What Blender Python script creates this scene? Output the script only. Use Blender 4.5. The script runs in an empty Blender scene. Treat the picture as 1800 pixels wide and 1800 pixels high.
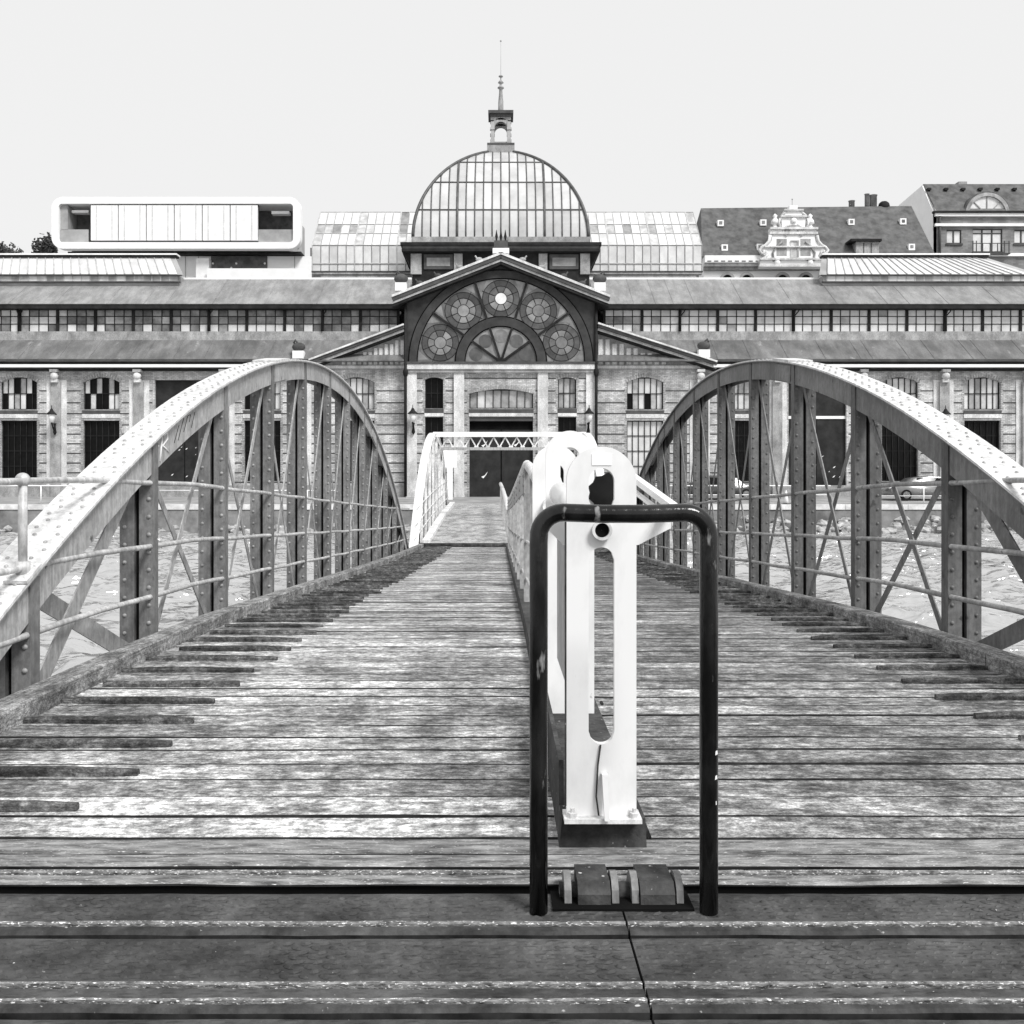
import bpy, math, random
import numpy as np
from mathutils import Vector
R = random.Random(11)
S = bpy.context.scene
COL = S.collection
E, F, VX, HY = 2.5, 1700.0, 878.0, 855.0      # eye height above the water, focal length in photo pixels
PI = math.pi
rad = math.radians

# ------------------------------------------------------------------ camera, sky, sun, exposure
cam = bpy.data.cameras.new('camera'); co = bpy.data.objects.new('camera', cam); COL.objects.link(co)
co.location = (0, 0, E); co.rotation_euler = (rad(90), 0, 0)
cam.sensor_width = 36; cam.lens = 34.0; cam.clip_start = 0.05; cam.clip_end = 3000
cam.shift_x = (900 - VX) / 1800; cam.shift_y = (HY - 900) / 1800
S.camera = co
W = bpy.data.worlds.new('World'); S.world = W; W.use_nodes = True
wn = W.node_tree; wn.nodes.clear()
sky = wn.nodes.new('ShaderNodeTexSky'); sky.sky_type = 'NISHITA'; sky.sun_disc = False
SUN_EL, SUN_AZ = rad(48), rad(142)            # sun behind the camera, to its right (azimuth from +Y clockwise)
sky.sun_elevation = SUN_EL; sky.sun_rotation = SUN_AZ
bw = wn.nodes.new('ShaderNodeRGBToBW'); mul = wn.nodes.new('ShaderNodeMath'); mul.operation = 'MULTIPLY_ADD'
mul.inputs[1].default_value = 0.0055; mul.inputs[2].default_value = 0.572        # veiled overcast: almost even light grey
bgn = wn.nodes.new('ShaderNodeBackground'); wo = wn.nodes.new('ShaderNodeOutputWorld')
wn.links.new(sky.outputs[0], bw.inputs[0]); wn.links.new(bw.outputs[0], mul.inputs[0])
wn.links.new(mul.outputs[0], bgn.inputs[0]); bgn.inputs[1].default_value = 1.0
wn.links.new(bgn.outputs[0], wo.inputs[0])
sl = bpy.data.lights.new('sun', 'SUN'); so = bpy.data.objects.new('sun', sl); COL.objects.link(so)
sl.energy = 2.5; sl.angle = rad(18); sl.color = (1, 0.995, 0.985)
d = Vector((math.sin(SUN_AZ) * math.cos(SUN_EL), math.cos(SUN_AZ) * math.cos(SUN_EL), math.sin(SUN_EL)))
so.rotation_euler = d.to_track_quat('Z', 'Y').to_euler(); so.location = d * 50
S.view_settings.view_transform = 'Standard'; S.view_settings.look = 'None'
S.view_settings.exposure = 0.58; S.view_settings.gamma = 1.0

# ------------------------------------------------------------------ materials
def mk(name, lo, hi, scale=6, rough=.6, metal=0, bump=0, stretch=(1, 1, 1), detail=6, contrast=(.35, .65),
       spec=.4, rnd=0, bscale=None, speck=None, world=False, coat=0):
    m = bpy.data.materials.new(name); m.use_nodes = True
    t = m.node_tree; n = t.nodes; L = t.links
    b = n['Principled BSDF']; b.inputs['Roughness'].default_value = rough; b.inputs['Metallic'].default_value = metal
    b.inputs['Specular IOR Level'].default_value = spec
    tc = n.new('ShaderNodeTexCoord'); mp = n.new('ShaderNodeMapping'); mp.inputs['Scale'].default_value = stretch
    if world:
        g = n.new('ShaderNodeNewGeometry'); L.new(g.outputs['Position'], mp.inputs[0])
    else:
        L.new(tc.outputs['Object'], mp.inputs[0])
    if rnd:
        oi = n.new('ShaderNodeObjectInfo'); vm = n.new('ShaderNodeVectorMath'); vm.operation = 'SCALE'
        cx = n.new('ShaderNodeCombineXYZ')
        for i in range(3): L.new(oi.outputs['Random'], cx.inputs[i])
        L.new(cx.outputs[0], vm.inputs[0]); vm.inputs['Scale'].default_value = 57.0
        L.new(vm.outputs[0], mp.inputs['Location'])
    nz = n.new('ShaderNodeTexNoise'); nz.inputs['Scale'].default_value = scale; nz.inputs['Detail'].default_value = detail
    nz.inputs['Roughness'].default_value = .62
    L.new(mp.outputs[0], nz.inputs[0])
    cr = n.new('ShaderNodeValToRGB'); cr.color_ramp.elements[0].position = contrast[0]; cr.color_ramp.elements[1].position = contrast[1]
    cr.color_ramp.elements[0].color = (lo, lo, lo, 1); cr.color_ramp.elements[1].color = (hi, hi, hi, 1)
    L.new(nz.outputs['Fac'], cr.inputs[0])
    out = cr.outputs[0]
    def mulby(sock, fac_sock):
        mx = n.new('ShaderNodeMix'); mx.data_type = 'RGBA'; mx.blend_type = 'MULTIPLY'; mx.inputs[0].default_value = 1
        L.new(sock, mx.inputs[6]); L.new(fac_sock, mx.inputs[7]); return mx.outputs[2]
    if rnd:
        mr = n.new('ShaderNodeMapRange'); mr.inputs[3].default_value = 1 - rnd; mr.inputs[4].default_value = 1 + rnd
        L.new(oi.outputs['Random'], mr.inputs[0]); out = mulby(out, mr.outputs[0])
    if speck:                                             # (scale, threshold, value): scattered flecks of another tone
        n2 = n.new('ShaderNodeTexNoise'); n2.inputs['Scale'].default_value = speck[0]; n2.inputs['Detail'].default_value = 5
        L.new(mp.outputs[0], n2.inputs[0])
        c2 = n.new('ShaderNodeValToRGB'); c2.color_ramp.elements[0].position = speck[1]; c2.color_ramp.elements[1].position = min(1, speck[1] + .05)
        L.new(n2.outputs['Fac'], c2.inputs[0])
        mx = n.new('ShaderNodeMix'); mx.data_type = 'RGBA'; L.new(c2.outputs[0], mx.inputs[0]); L.new(out, mx.inputs[6])
        mx.inputs[7].default_value = (speck[2],) * 3 + (1,); out = mx.outputs[2]
    L.new(out, b.inputs['Base Color'])
    if coat: b.inputs['Coat Weight'].default_value = coat
    if bump:
        bn = n.new('ShaderNodeBump'); bn.inputs['Strength'].default_value = bump; bn.inputs['Distance'].default_value = .02
        nb = n.new('ShaderNodeTexNoise'); nb.inputs['Scale'].default_value = bscale or scale * 6; nb.inputs['Detail'].default_value = 6
        L.new(mp.outputs[0], nb.inputs[0]); L.new(nb.outputs['Fac'], bn.inputs['Height']); L.new(bn.outputs[0], b.inputs['Normal'])
    return m

def wood_mat(name, lo, mid, hi, rnd=.2, axis=0, track=False):
    sw = lambda v: v if axis == 0 else (v[1], v[0], v[2])
    m = mk(name, lo, hi, 5.5, .88, stretch=sw((2.1, 3.6, 3.6)), detail=12, spec=.15, rnd=rnd, bump=.5, bscale=22)
    t = m.node_tree; n = t.nodes; L = t.links
    b = n['Principled BSDF']; src = b.inputs['Base Color'].links[0].from_socket
    cr = [x for x in n if x.type == 'VALTORGB'][0]
    cr.color_ramp.elements[0].position = .36; cr.color_ramp.elements[1].position = .64
    e = cr.color_ramp.elements.new(.5); e.color = (mid, mid, mid, 1)
    nz0 = [x for x in n if x.type == 'TEX_NOISE'][0]; nz0.inputs['Roughness'].default_value = .78
    g = n.new('ShaderNodeNewGeometry')
    def layer(scale, sc, p0, p1, c0, c1, det, rough=.6, perobj=False):
        nonlocal src
        mp = n.new('ShaderNodeMapping'); mp.inputs['Scale'].default_value = sw(scale); L.new(g.outputs['Position'], mp.inputs[0])
        if perobj:
            L.new([x for x in n if x.type == 'VECT_MATH'][0].outputs[0], mp.inputs['Location'])
        nz = n.new('ShaderNodeTexNoise'); nz.inputs['Scale'].default_value = sc; nz.inputs['Detail'].default_value = det; nz.inputs['Roughness'].default_value = rough
        L.new(mp.outputs[0], nz.inputs[0])
        c = n.new('ShaderNodeValToRGB'); c.color_ramp.elements[0].position = p0; c.color_ramp.elements[1].position = p1
        c.color_ramp.elements[0].color = (c0, c0, c0, 1); c.color_ramp.elements[1].color = (c1, c1, c1, 1); L.new(nz.outputs['Fac'], c.inputs[0])
        mx = n.new('ShaderNodeMix'); mx.data_type = 'RGBA'; mx.blend_type = 'MULTIPLY'; mx.inputs[0].default_value = 1
        L.new(src, mx.inputs[6]); L.new(c.outputs[0], mx.inputs[7]); src = mx.outputs[2]
    layer((1.3, .9, 1), 1.7, .40, .56, .62, 1.18, 9, .72)                     # damp and trodden patches
    if rnd: layer((.9, 3, 1), 1.4, .38, .60, .60, 1.2, 7, .65, True)          # stains that stop at each board's edge
    layer((4, 60, 60), 1.0, .38, .56, .62, 1.05, 4)                           # grain
    layer((26, 34, 34), 1.0, .44, .54, .60, 1.12, 8, .8)                      # grit and lichen
    layer((90, 110, 110), 1.0, .40, .60, .72, 1.15, 3, .8)
    if track:                                                                 # left lane worn pale where people walk, right lane toned darker
        sx = n.new('ShaderNodeSeparateXYZ'); L.new(g.outputs['Position'], sx.inputs[0])
        for cx_, w_, g_ in ((-.75, 1.25, 1.32), (2.0, 1.4, .80)):
            ma = n.new('ShaderNodeMath'); ma.operation = 'SUBTRACT'; L.new(sx.outputs[0], ma.inputs[0]); ma.inputs[1].default_value = cx_
            mb_ = n.new('ShaderNodeMath'); mb_.operation = 'ABSOLUTE'; L.new(ma.outputs[0], mb_.inputs[0])
            mr = n.new('ShaderNodeMapRange'); mr.interpolation_type = 'SMOOTHSTEP'; L.new(mb_.outputs[0], mr.inputs[0])
            mr.inputs[1].default_value = w_*.4; mr.inputs[2].default_value = w_*1.2; mr.inputs[3].default_value = g_; mr.inputs[4].default_value = 1.06
            mx = n.new('ShaderNodeMix'); mx.data_type = 'RGBA'; mx.blend_type = 'MULTIPLY'; mx.inputs[0].default_value = 1
            L.new(src, mx.inputs[6]); L.new(mr.outputs[0], mx.inputs[7]); src = mx.outputs[2]
    L.new(src, b.inputs['Base Color'])
    return m

def brick_mat(name, a, bb, mortar, w=.26, h=.085):
    m = bpy.data.materials.new(name); m.use_nodes = True; t = m.node_tree; n = t.nodes; L = t.links
    b = n['Principled BSDF']; b.inputs['Roughness'].default_value = .85
    g = n.new('ShaderNodeNewGeometry'); sx = n.new('ShaderNodeSeparateXYZ'); cx = n.new('ShaderNodeCombineXYZ')
    L.new(g.outputs['Position'], sx.inputs[0]); ad = n.new('ShaderNodeMath'); L.new(sx.outputs[0], ad.inputs[0]); L.new(sx.outputs[1], ad.inputs[1])
    L.new(ad.outputs[0], cx.inputs[0]); L.new(sx.outputs[2], cx.inputs[1])
    br = n.new('ShaderNodeTexBrick'); br.inputs['Scale'].default_value = 1; br.inputs['Brick Width'].default_value = w
    br.inputs['Row Height'].default_value = h; br.inputs['Mortar Size'].default_value = .008
    br.inputs['Color1'].default_value = (a, a, a, 1); br.inputs['Color2'].default_value = (bb, bb, bb, 1); br.inputs['Mortar'].default_value = (mortar,) * 3 + (1,)
    L.new(cx.outputs[0], br.inputs[0])
    nz = n.new('ShaderNodeTexNoise'); nz.inputs['Scale'].default_value = .55; nz.inputs['Detail'].default_value = 8; L.new(g.outputs['Position'], nz.inputs[0])
    c = n.new('ShaderNodeValToRGB'); c.color_ramp.elements[0].position = .35; c.color_ramp.elements[1].position = .62
    c.color_ramp.elements[0].color = (.7, .7, .7, 1); c.color_ramp.elements[1].color = (1.12, 1.12, 1.12, 1); L.new(nz.outputs['Fac'], c.inputs[0])
    mx = n.new('ShaderNodeMix'); mx.data_type = 'RGBA'; mx.blend_type = 'MULTIPLY'; mx.inputs[0].default_value = 1
    L.new(br.outputs[0], mx.inputs[6]); L.new(c.outputs[0], mx.inputs[7]); L.new(mx.outputs[2], b.inputs['Base Color'])
    return m

def water_mat():
    m = bpy.data.materials.new('river_water'); m.use_nodes = True; t = m.node_tree; n = t.nodes; L = t.links
    b = n['Principled BSDF']; b.inputs['Base Color'].default_value = (.54, .54, .54, 1); b.inputs['Roughness'].default_value = .05
    b.inputs['IOR'].default_value = 1.33; b.inputs['Metallic'].default_value = .55
    g = n.new('ShaderNodeNewGeometry'); mp = n.new('ShaderNodeMapping'); mp.inputs['Scale'].default_value = (.55, 1.0, 1)
    L.new(g.outputs['Position'], mp.inputs[0])
    a = n.new('ShaderNodeTexNoise'); a.inputs['Scale'].default_value = 2.6; a.inputs['Detail'].default_value = 2.5; a.inputs['Distortion'].default_value = .5
    L.new(mp.outputs[0], a.inputs[0])
    bn = n.new('ShaderNodeBump'); bn.inputs['Strength'].default_value = 1.0; bn.inputs['Distance'].default_value = .30
    L.new(a.outputs['Fac'], bn.inputs['Height']); L.new(bn.outputs[0], b.inputs['Normal'])
    return m

def plate_mat():
    m = mk('checker_plate', .026, .085, 3, .6, .0, stretch=(1, 1.6, 1), speck=(60, .73, .6), spec=.3)
    t = m.node_tree; n = t.nodes; L = t.links; b = n['Principled BSDF']
    tc = n.new('ShaderNodeTexCoord'); mp = n.new('ShaderNodeMapping'); mp.inputs['Rotation'].default_value = (0, 0, rad(28)); mp.inputs['Scale'].default_value = (14, 40, 1)
    L.new(tc.outputs['Object'], mp.inputs[0])
    v = n.new('ShaderNodeTexVoronoi'); v.inputs['Scale'].default_value = 1; v.inputs['Randomness'].default_value = .6; L.new(mp.outputs[0], v.inputs[0])
    c = n.new('ShaderNodeValToRGB'); c.color_ramp.elements[0].position = .12; c.color_ramp.elements[1].position = .4
    c.color_ramp.elements[0].color = (1, 1, 1, 1); c.color_ramp.elements[1].color = (0, 0, 0, 1); L.new(v.outputs[0], c.inputs[0])
    bn = n.new('ShaderNodeBump'); bn.inputs['Strength'].default_value = .6; bn.inputs['Distance'].default_value = .010
    L.new(c.outputs[0], bn.inputs['Height'])
    nb = n.new('ShaderNodeTexNoise'); nb.inputs['Scale'].default_value = 120; L.new(tc.outputs['Object'], nb.inputs[0])
    b2 = n.new('ShaderNodeBump'); b2.inputs['Strength'].default_value = .35; b2.inputs['Distance'].default_value = .004
    L.new(nb.outputs['Fac'], b2.inputs['Height']); L.new(bn.outputs[0], b2.inputs['Normal']); L.new(b2.outputs[0], b.inputs['Normal'])
    return m

def weather(m, lo=.55, sc=(5, 5, .7), rust=.0, s2=2.2):
    """run-off streaks and grimy patches over paint"""
    t = m.node_tree; n = t.nodes; L = t.links; b = n['Principled BSDF']; src = b.inputs['Base Color'].links[0].from_socket
    g = n.new('ShaderNodeNewGeometry')
    for scl, noise, p0, p1, c0, c1 in ((sc, 1.6, .40, .60, lo, 1.1), ((1, 1, 1), s2, .36, .56, lo + .1, 1.08), ((22, 22, 14), 1, .42, .58, .78, 1.08)):
        mp = n.new('ShaderNodeMapping'); mp.inputs['Scale'].default_value = scl; L.new(g.outputs['Position'], mp.inputs[0])
        nz = n.new('ShaderNodeTexNoise'); nz.inputs['Scale'].default_value = noise; nz.inputs['Detail'].default_value = 8; nz.inputs['Roughness'].default_value = .68; L.new(mp.outputs[0], nz.inputs[0])
        c = n.new('ShaderNodeValToRGB'); c.color_ramp.elements[0].position = p0; c.color_ramp.elements[1].position = p1
        c.color_ramp.elements[0].color = (c0,)*3 + (1,); c.color_ramp.elements[1].color = (c1,)*3 + (1,); L.new(nz.outputs['Fac'], c.inputs[0])
        mx = n.new('ShaderNodeMix'); mx.data_type = 'RGBA'; mx.blend_type = 'MULTIPLY'; mx.inputs[0].default_value = 1
        L.new(src, mx.inputs[6]); L.new(c.outputs[0], mx.inputs[7]); src = mx.outputs[2]
    L.new(src, b.inputs['Base Color'])
M = {}
M['wood'] = wood_mat('weathered_deck_plank', .12, .35, .78, .24, track=True)
M['cleat'] = wood_mat('dark_tread_timber', .055, .11, .27, .2)
M['kerb'] = wood_mat('kerb_timber', .20, .30, .46, .15, axis=1)
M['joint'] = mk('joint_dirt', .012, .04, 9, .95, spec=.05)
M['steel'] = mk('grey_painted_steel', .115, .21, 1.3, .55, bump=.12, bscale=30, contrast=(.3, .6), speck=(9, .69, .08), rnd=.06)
M['steel_r'] = mk('darker_grey_painted_steel', .068, .13, 1.3, .55, bump=.12, bscale=30, contrast=(.3, .6), speck=(9, .67, .05), rnd=.06)  # right truss copies (_r): shade on its inner faces is in the paint
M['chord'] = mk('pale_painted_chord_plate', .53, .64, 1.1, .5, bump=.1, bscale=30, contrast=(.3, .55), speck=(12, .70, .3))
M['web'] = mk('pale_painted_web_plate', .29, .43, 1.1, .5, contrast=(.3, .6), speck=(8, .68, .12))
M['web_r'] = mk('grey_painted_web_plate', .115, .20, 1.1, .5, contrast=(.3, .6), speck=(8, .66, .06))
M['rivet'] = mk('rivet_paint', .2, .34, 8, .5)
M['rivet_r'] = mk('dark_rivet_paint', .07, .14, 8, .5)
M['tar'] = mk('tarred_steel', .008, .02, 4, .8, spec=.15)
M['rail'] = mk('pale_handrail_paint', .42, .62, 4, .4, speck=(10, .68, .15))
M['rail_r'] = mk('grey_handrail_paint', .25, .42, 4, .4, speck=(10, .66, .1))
M['white'] = mk('white_enamel_steel', .66, .84, 2.6, .38, contrast=(.3, .5), stretch=(1, 1, .5), detail=8, speck=(16, .71, .3), coat=.2)
M['sticker'] = mk('sticker_white', .93, .95, 2, .4)
M['white2'] = mk('aged_white_steel', .5, .82, 1.6, .5, contrast=(.35, .6), speck=(7, .66, .25))
M['hoop'] = mk('scuffed_black_pipe', .002, .03, 7, .18, metal=.0, spec=.42, contrast=(.46, .78), stretch=(1, 1, .3), speck=(17, .65, .22), bump=.12, bscale=30, detail=9)
M['iron'] = mk('rusty_dark_iron', .022, .085, 5, .7, spec=.2, speck=(30, .68, .5), bump=.3, bscale=40)
M['ironlip'] = mk('worn_iron_lip', .05, .30, 26, .6, spec=.3, speck=(80, .60, .85), bump=.4, bscale=60, stretch=(1, 3, 3))
M['ironbar'] = mk('rusty_threshold_bar', .09, .42, 7, .7, spec=.25, speck=(55, .64, .8), bump=.7, bscale=40, stretch=(1, 5, 5), detail=11, contrast=(.36, .66))
M['plate'] = plate_mat()
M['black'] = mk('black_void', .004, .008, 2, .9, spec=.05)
M['brick'] = brick_mat('pale_brick', .40, .66, .24)
M['brick2'] = brick_mat('grey_brick', .16, .24, .14, .5, .16)
M['band'] = mk('dark_brick_course', .04, .08, 3, .9)
M['stone'] = mk('pale_sandstone', .52, .70, 1.5, .8, contrast=(.3, .6))
M['stoned'] = mk('weathered_sandstone', .24, .40, 1.5, .8)
M['trimw'] = mk('white_trim_paint', .76, .84, 2, .6)
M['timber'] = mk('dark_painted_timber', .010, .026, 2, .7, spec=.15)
M['timber2'] = mk('grey_brown_timber', .05, .09, 2, .7, spec=.2)
M['gable'] = mk('dark_gable_boarding', .028, .055, 1.2, .7, spec=.2)
M['roof'] = mk('grey_sheet_roof', .115, .21, .5, .6, stretch=(1, .5, 1), detail=8, speck=(1.4, .66, .28))
M['roof2'] = mk('pale_grey_sheet_roof', .19, .30, .5, .6, stretch=(1, .5, 1), detail=8)
M['door'] = mk('dark_grey_door_paint', .016, .034, 1.5, .7, spec=.15)
M['p_dark'] = mk('dark_glass', .002, .006, 3, .35, spec=.12)
M['p_mid'] = mk('dusty_glass', .10, .26, 1.5, .25, rnd=.45)  # p_mid, p_grey and p_pale paint sky reflections into window panes
M['p_grey'] = mk('frosted_grey_glass', .26, .5, 1.5, .3, rnd=.4)
M['p_pale'] = mk('pale_milk_glass', .52, .70, 1.0, .3, rnd=.08)
M['dome_glass'] = mk('dome_milk_glass', .40, .60, .35, .25, rnd=.10)
M['ros_dark'] = mk('dark_stained_glass', .045, .085, 2, .3, rnd=.35)
M['ros_mid'] = mk('grey_stained_glass', .09, .17, 2, .3, rnd=.4)
M['ros_pale'] = mk('pale_stained_glass', .15, .25, 2, .3, rnd=.25)
M['mull'] = mk('dark_glazing_bar', .05, .10, 3, .5)
M['mullp'] = mk('pale_glazing_bar', .34, .5, 3, .5)
M['tile'] = mk('dark_roof_tile', .05, .125, 1.3, .75, detail=9, world=True, bump=.3, bscale=9)
M['plaster'] = mk('white_plaster', .76, .84, .6, .8, contrast=(.3, .6))
M['plasterg'] = mk('grey_plaster', .25, .4, .6, .8)
M['asphalt'] = mk('quay_paving', .20, .36, .8, .85, detail=9, world=True)
M['qwall'] = mk('quay_wall_stone', .09, .24, .9, .85, detail=9, world=True, bump=.5, bscale=4)
M['rubble'] = mk('rubble_stone', .16, .5, 3, .9, bump=.4)
M['conc'] = mk('pale_concrete', .45, .75, 1.8, .8, detail=9)
M['grass'] = mk('foliage', .03, .09, 3, .8, rnd=.2)
M['bark'] = mk('bark', .05, .1, 5, .9)
M['carp'] = mk('silver_car_paint', .16, .22, 2, .25, metal=.3, coat=.6)
M['card'] = mk('dark_car_paint', .03, .05, 2, .25, coat=.6)
M['rubber'] = mk('tyre_rubber', .01, .02, 4, .8, spec=.1)
M['ramp'] = wood_mat('ramp_planking', .28, .44, .7, 0)
M['water'] = water_mat()
for k_ in ('steel', 'steel_r', 'web', 'web_r', 'rail', 'rail_r'): weather(M[k_], .80, (14, 14, .7), s2=.8)
for k_ in ('chord', 'white2'): weather(M[k_], .88, (9, 9, .8), s2=1.1)
for k_ in ('stone', 'stoned', 'brick', 'roof', 'roof2', 'plate', 'iron'): weather(M[k_], .80, (1.2, 1.2, .35) if k_ in ('stone', 'stoned', 'brick') else (1.6, .5, .5), s2=.5)

# ------------------------------------------------------------------ mesh helpers
class MB:
    def __init__(s): s.v = []; s.f = []; s.sm = []
    def add(s, vs, fs, smooth=False):
        o = len(s.v); s.v += [tuple(v) for v in vs]
        s.f += [tuple(i + o for i in f) for f in fs]; s.sm += [smooth] * len(fs); return s
    def box(s, x0, x1, y0, y1, z0, z1):
        return s.add([(x0,y0,z0),(x1,y0,z0),(x1,y1,z0),(x0,y1,z0),(x0,y0,z1),(x1,y0,z1),(x1,y1,z1),(x0,y1,z1)],
            [(0,3,2,1),(4,5,6,7),(0,1,5,4),(1,2,6,5),(2,3,7,6),(3,0,4,7)])
    def prism(s, pts, vec):                                # polygon (convex or simple) pushed along vec
        n = len(pts); vec = Vector(vec); a = [Vector(p) for p in pts]
        return s.add(a + [p + vec for p in a], [tuple(range(n))[::-1], tuple(range(n, 2*n))] + [(i, (i+1) % n, (i+1) % n + n, i + n) for i in range(n)])
    def poly(s, pts): return s.add(pts, [tuple(range(len(pts)))])
    def beam(s, p0, p1, w, t, side=(0, 1, 0)):             # bar from p0 to p1: w along 'side x dir', t along side
        p0, p1 = Vector(p0), Vector(p1); dr = (p1 - p0).normalized(); sd = Vector(side); sd = (sd - dr * sd.dot(dr)).normalized()
        up = dr.cross(sd) * (w / 2); sd = sd * (t / 2); q = []
        for p in (p0, p1): q += [p - up - sd, p + up - sd, p + up + sd, p - up + sd]
        return s.add(q, [(0,1,2,3),(7,6,5,4),(0,4,5,1),(1,5,6,2),(2,6,7,3),(3,7,4,0)])
    def tube(s, path, r, n=8, rs=None):
        P = [Vector(p) for p in path]; k = len(P); vs = []; prev = None
        for i, p in enumerate(P):
            t = (P[min(i+1, k-1)] - P[max(i-1, 0)]).normalized()
            if prev is None: a = t.cross(Vector((0, 0, 1)) if abs(t.z) < .9 else Vector((1, 0, 0))).normalized()
            else: a = (prev - t * prev.dot(t)).normalized()
            prev = a; b = t.cross(a); rr = rs[i] if rs else r
            for j in range(n): th = 2*PI*j/n; vs.append(p + a*math.cos(th)*rr + b*math.sin(th)*rr)
        fs = [(i*n+j, i*n+(j+1) % n, (i+1)*n+(j+1) % n, (i+1)*n+j) for i in range(k-1) for j in range(n)]
        s.add(vs, fs, True); m = len(s.v) - k*n
        s.f += [tuple(range(m, m+n))[::-1], tuple(range(m+(k-1)*n, m+k*n))]; s.sm += [False, False]; return s
    def lathe(s, prof, cx, cy, n=12, smooth=True):
        k = len(prof); vs = [(cx + r*math.cos(2*PI*j/n), cy + r*math.sin(2*PI*j/n), z) for r, z in prof for j in range(n)]
        s.add(vs, [(i*n+j, i*n+(j+1) % n, (i+1)*n+(j+1) % n, (i+1)*n+j) for i in range(k-1) for j in range(n)], smooth)
        m = len(s.v) - k*n; s.f += [tuple(range(m, m+n))[::-1], tuple(range(m+(k-1)*n, m+k*n))]; s.sm += [False, False]; return s
    def ring(s, cx, cz, r0, r1, a0, a1, y0, y1, n=24):     # annular sector in the XZ plane, y0 front to y1 back
        vs = []
        for i in range(n + 1):
            a = a0 + (a1 - a0) * i / n; c, t = math.cos(a), math.sin(a)
            for r in (r0, r1):
                for y in (y0, y1): vs.append((cx + r*c, y, cz + r*t))
        fs = []
        for i in range(n):
            q = i*4; p = q+4
            fs += [(q, q+2, p+2, p), (q+1, p+1, p+3, q+3), (q+2, q+3, p+3, p+2), (q, p, p+1, q+1)]
        fs += [(0, 1, 3, 2), (n*4, n*4+2, n*4+3, n*4+1)]
        return s.add(vs, fs)
    def rivet(s, c, nrm, r):
        nrm = Vector(nrm).normalized(); a = nrm.orthogonal().normalized(); b = nrm.cross(a); c = Vector(c); vs = []
        for rr, hh in ((1, 0), (.72, .5)):
            for j in range(7): th = 2*PI*j/7; vs.append(c + (a*math.cos(th) + b*math.sin(th))*r*rr + nrm*r*hh*1.1)
        vs.append(c + nrm*r*.75)
        return s.add(vs, [(j, (j+1) % 7, 7+(j+1) % 7, 7+j) for j in range(7)] + [(7+j, 7+(j+1) % 7, 14) for j in range(7)], True)
    def sphere(s, c, r, n=10, m=6, sx=1, sy=1, sz=1):
        vs = []; c = Vector(c)
        for i in range(m + 1):
            ph = PI*i/m
            for j in range(n): th = 2*PI*j/n; vs.append(c + Vector((r*sx*math.sin(ph)*math.cos(th), r*sy*math.sin(ph)*math.sin(th), r*sz*math.cos(ph))))
        return s.add(vs, [(i*n+j, (i+1)*n+j, (i+1)*n+(j+1) % n, i*n+(j+1) % n) for i in range(m) for j in range(n)], True)

BASE = {}
def tag(o, label=None, cat=None, group=None, kind=None):
    if label: o['label'] = label
    if cat: o['category'] = cat
    if group: o['group'] = group
    if kind: o['kind'] = kind
    return o
def thing(name, loc, label, cat, group=None):
    o = bpy.data.objects.new(name, None); COL.objects.link(o); o.location = loc; BASE[o] = Vector(loc); o.empty_display_size = .2
    return tag(o, label, cat, group)
def mesh(name, mb, mat, off=(0, 0, 0)):
    me = bpy.data.meshes.new(name); ox, oy, oz = off
    me.from_pydata([(x-ox, y-oy, z-oz) for x, y, z in mb.v], [], mb.f)
    me.polygons.foreach_set('use_smooth', mb.sm); me.materials.append(M[mat] if isinstance(mat, str) else mat); me.update(); return me
def obj(name, mb, mat, parent=None, kind=None, label=None, cat=None, group=None, org=None):
    if parent is not None: b = BASE[parent]
    elif org is not None: b = Vector(org)
    else:
        a = np.array(mb.v); b = Vector(((a[:, 0].min()+a[:, 0].max())/2, (a[:, 1].min()+a[:, 1].max())/2, a[:, 2].min()))
    o = bpy.data.objects.new(name, mesh(name, mb, mat, b)); COL.objects.link(o)
    if parent is not None: o.parent = parent
    else: o.location = b
    BASE[o] = b
    return tag(o, label, cat, group, kind)
def inst(name, me, parent, loc, rot=(0, 0, 0)):
    o = bpy.data.objects.new(name, me); COL.objects.link(o); o.parent = parent; o.location = Vector(loc) - BASE[parent]
    o.rotation_euler = rot; BASE[o] = Vector(loc); return o
def fx(px, Y): return (px - VX) * Y / F
def fz(py, Y): return E + (HY - py) * Y / F

# ------------------------------------------------------------------ water, quay, ground
gx_ = np.arange(-34, 38.01, .17); gy_ = np.arange(3.0, 53.3, .17); GXX, GYY = np.meshgrid(gx_, gy_); GZZ = np.zeros_like(GXX)
rs_ = np.random.RandomState(5)
for i in range(40):
    lam = .5*(7.0**rs_.rand()); th = rs_.normal(PI/2, .75); kx, ky = math.cos(th)*2*PI/lam, math.sin(th)*2*PI/lam
    ph = rs_.rand()*6.28 + .9*np.sin(GXX*rs_.uniform(.1, .4) + rs_.rand()*6) + .9*np.sin(GYY*rs_.uniform(.1, .4) + rs_.rand()*6)
    GZZ += .016*lam**.8*(1 - 1.6*np.abs(np.sin((kx*GXX + ky*GYY)/2 + ph)))
ed_ = np.minimum(np.minimum(GXX + 34, 38 - GXX)/3, np.minimum(GYY - 3.0, 53.3 - GYY + .5)/1.2); GZZ *= np.clip(ed_, 0, 1); GZZ[0] = GZZ[-1] = 0; GZZ[:, 0] = GZZ[:, -1] = 0
ny_, nx_ = GXX.shape; mb = MB(); mb.v = [tuple(p) for p in np.stack([GXX, GYY, GZZ], -1).reshape(-1, 3).tolist()]
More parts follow.
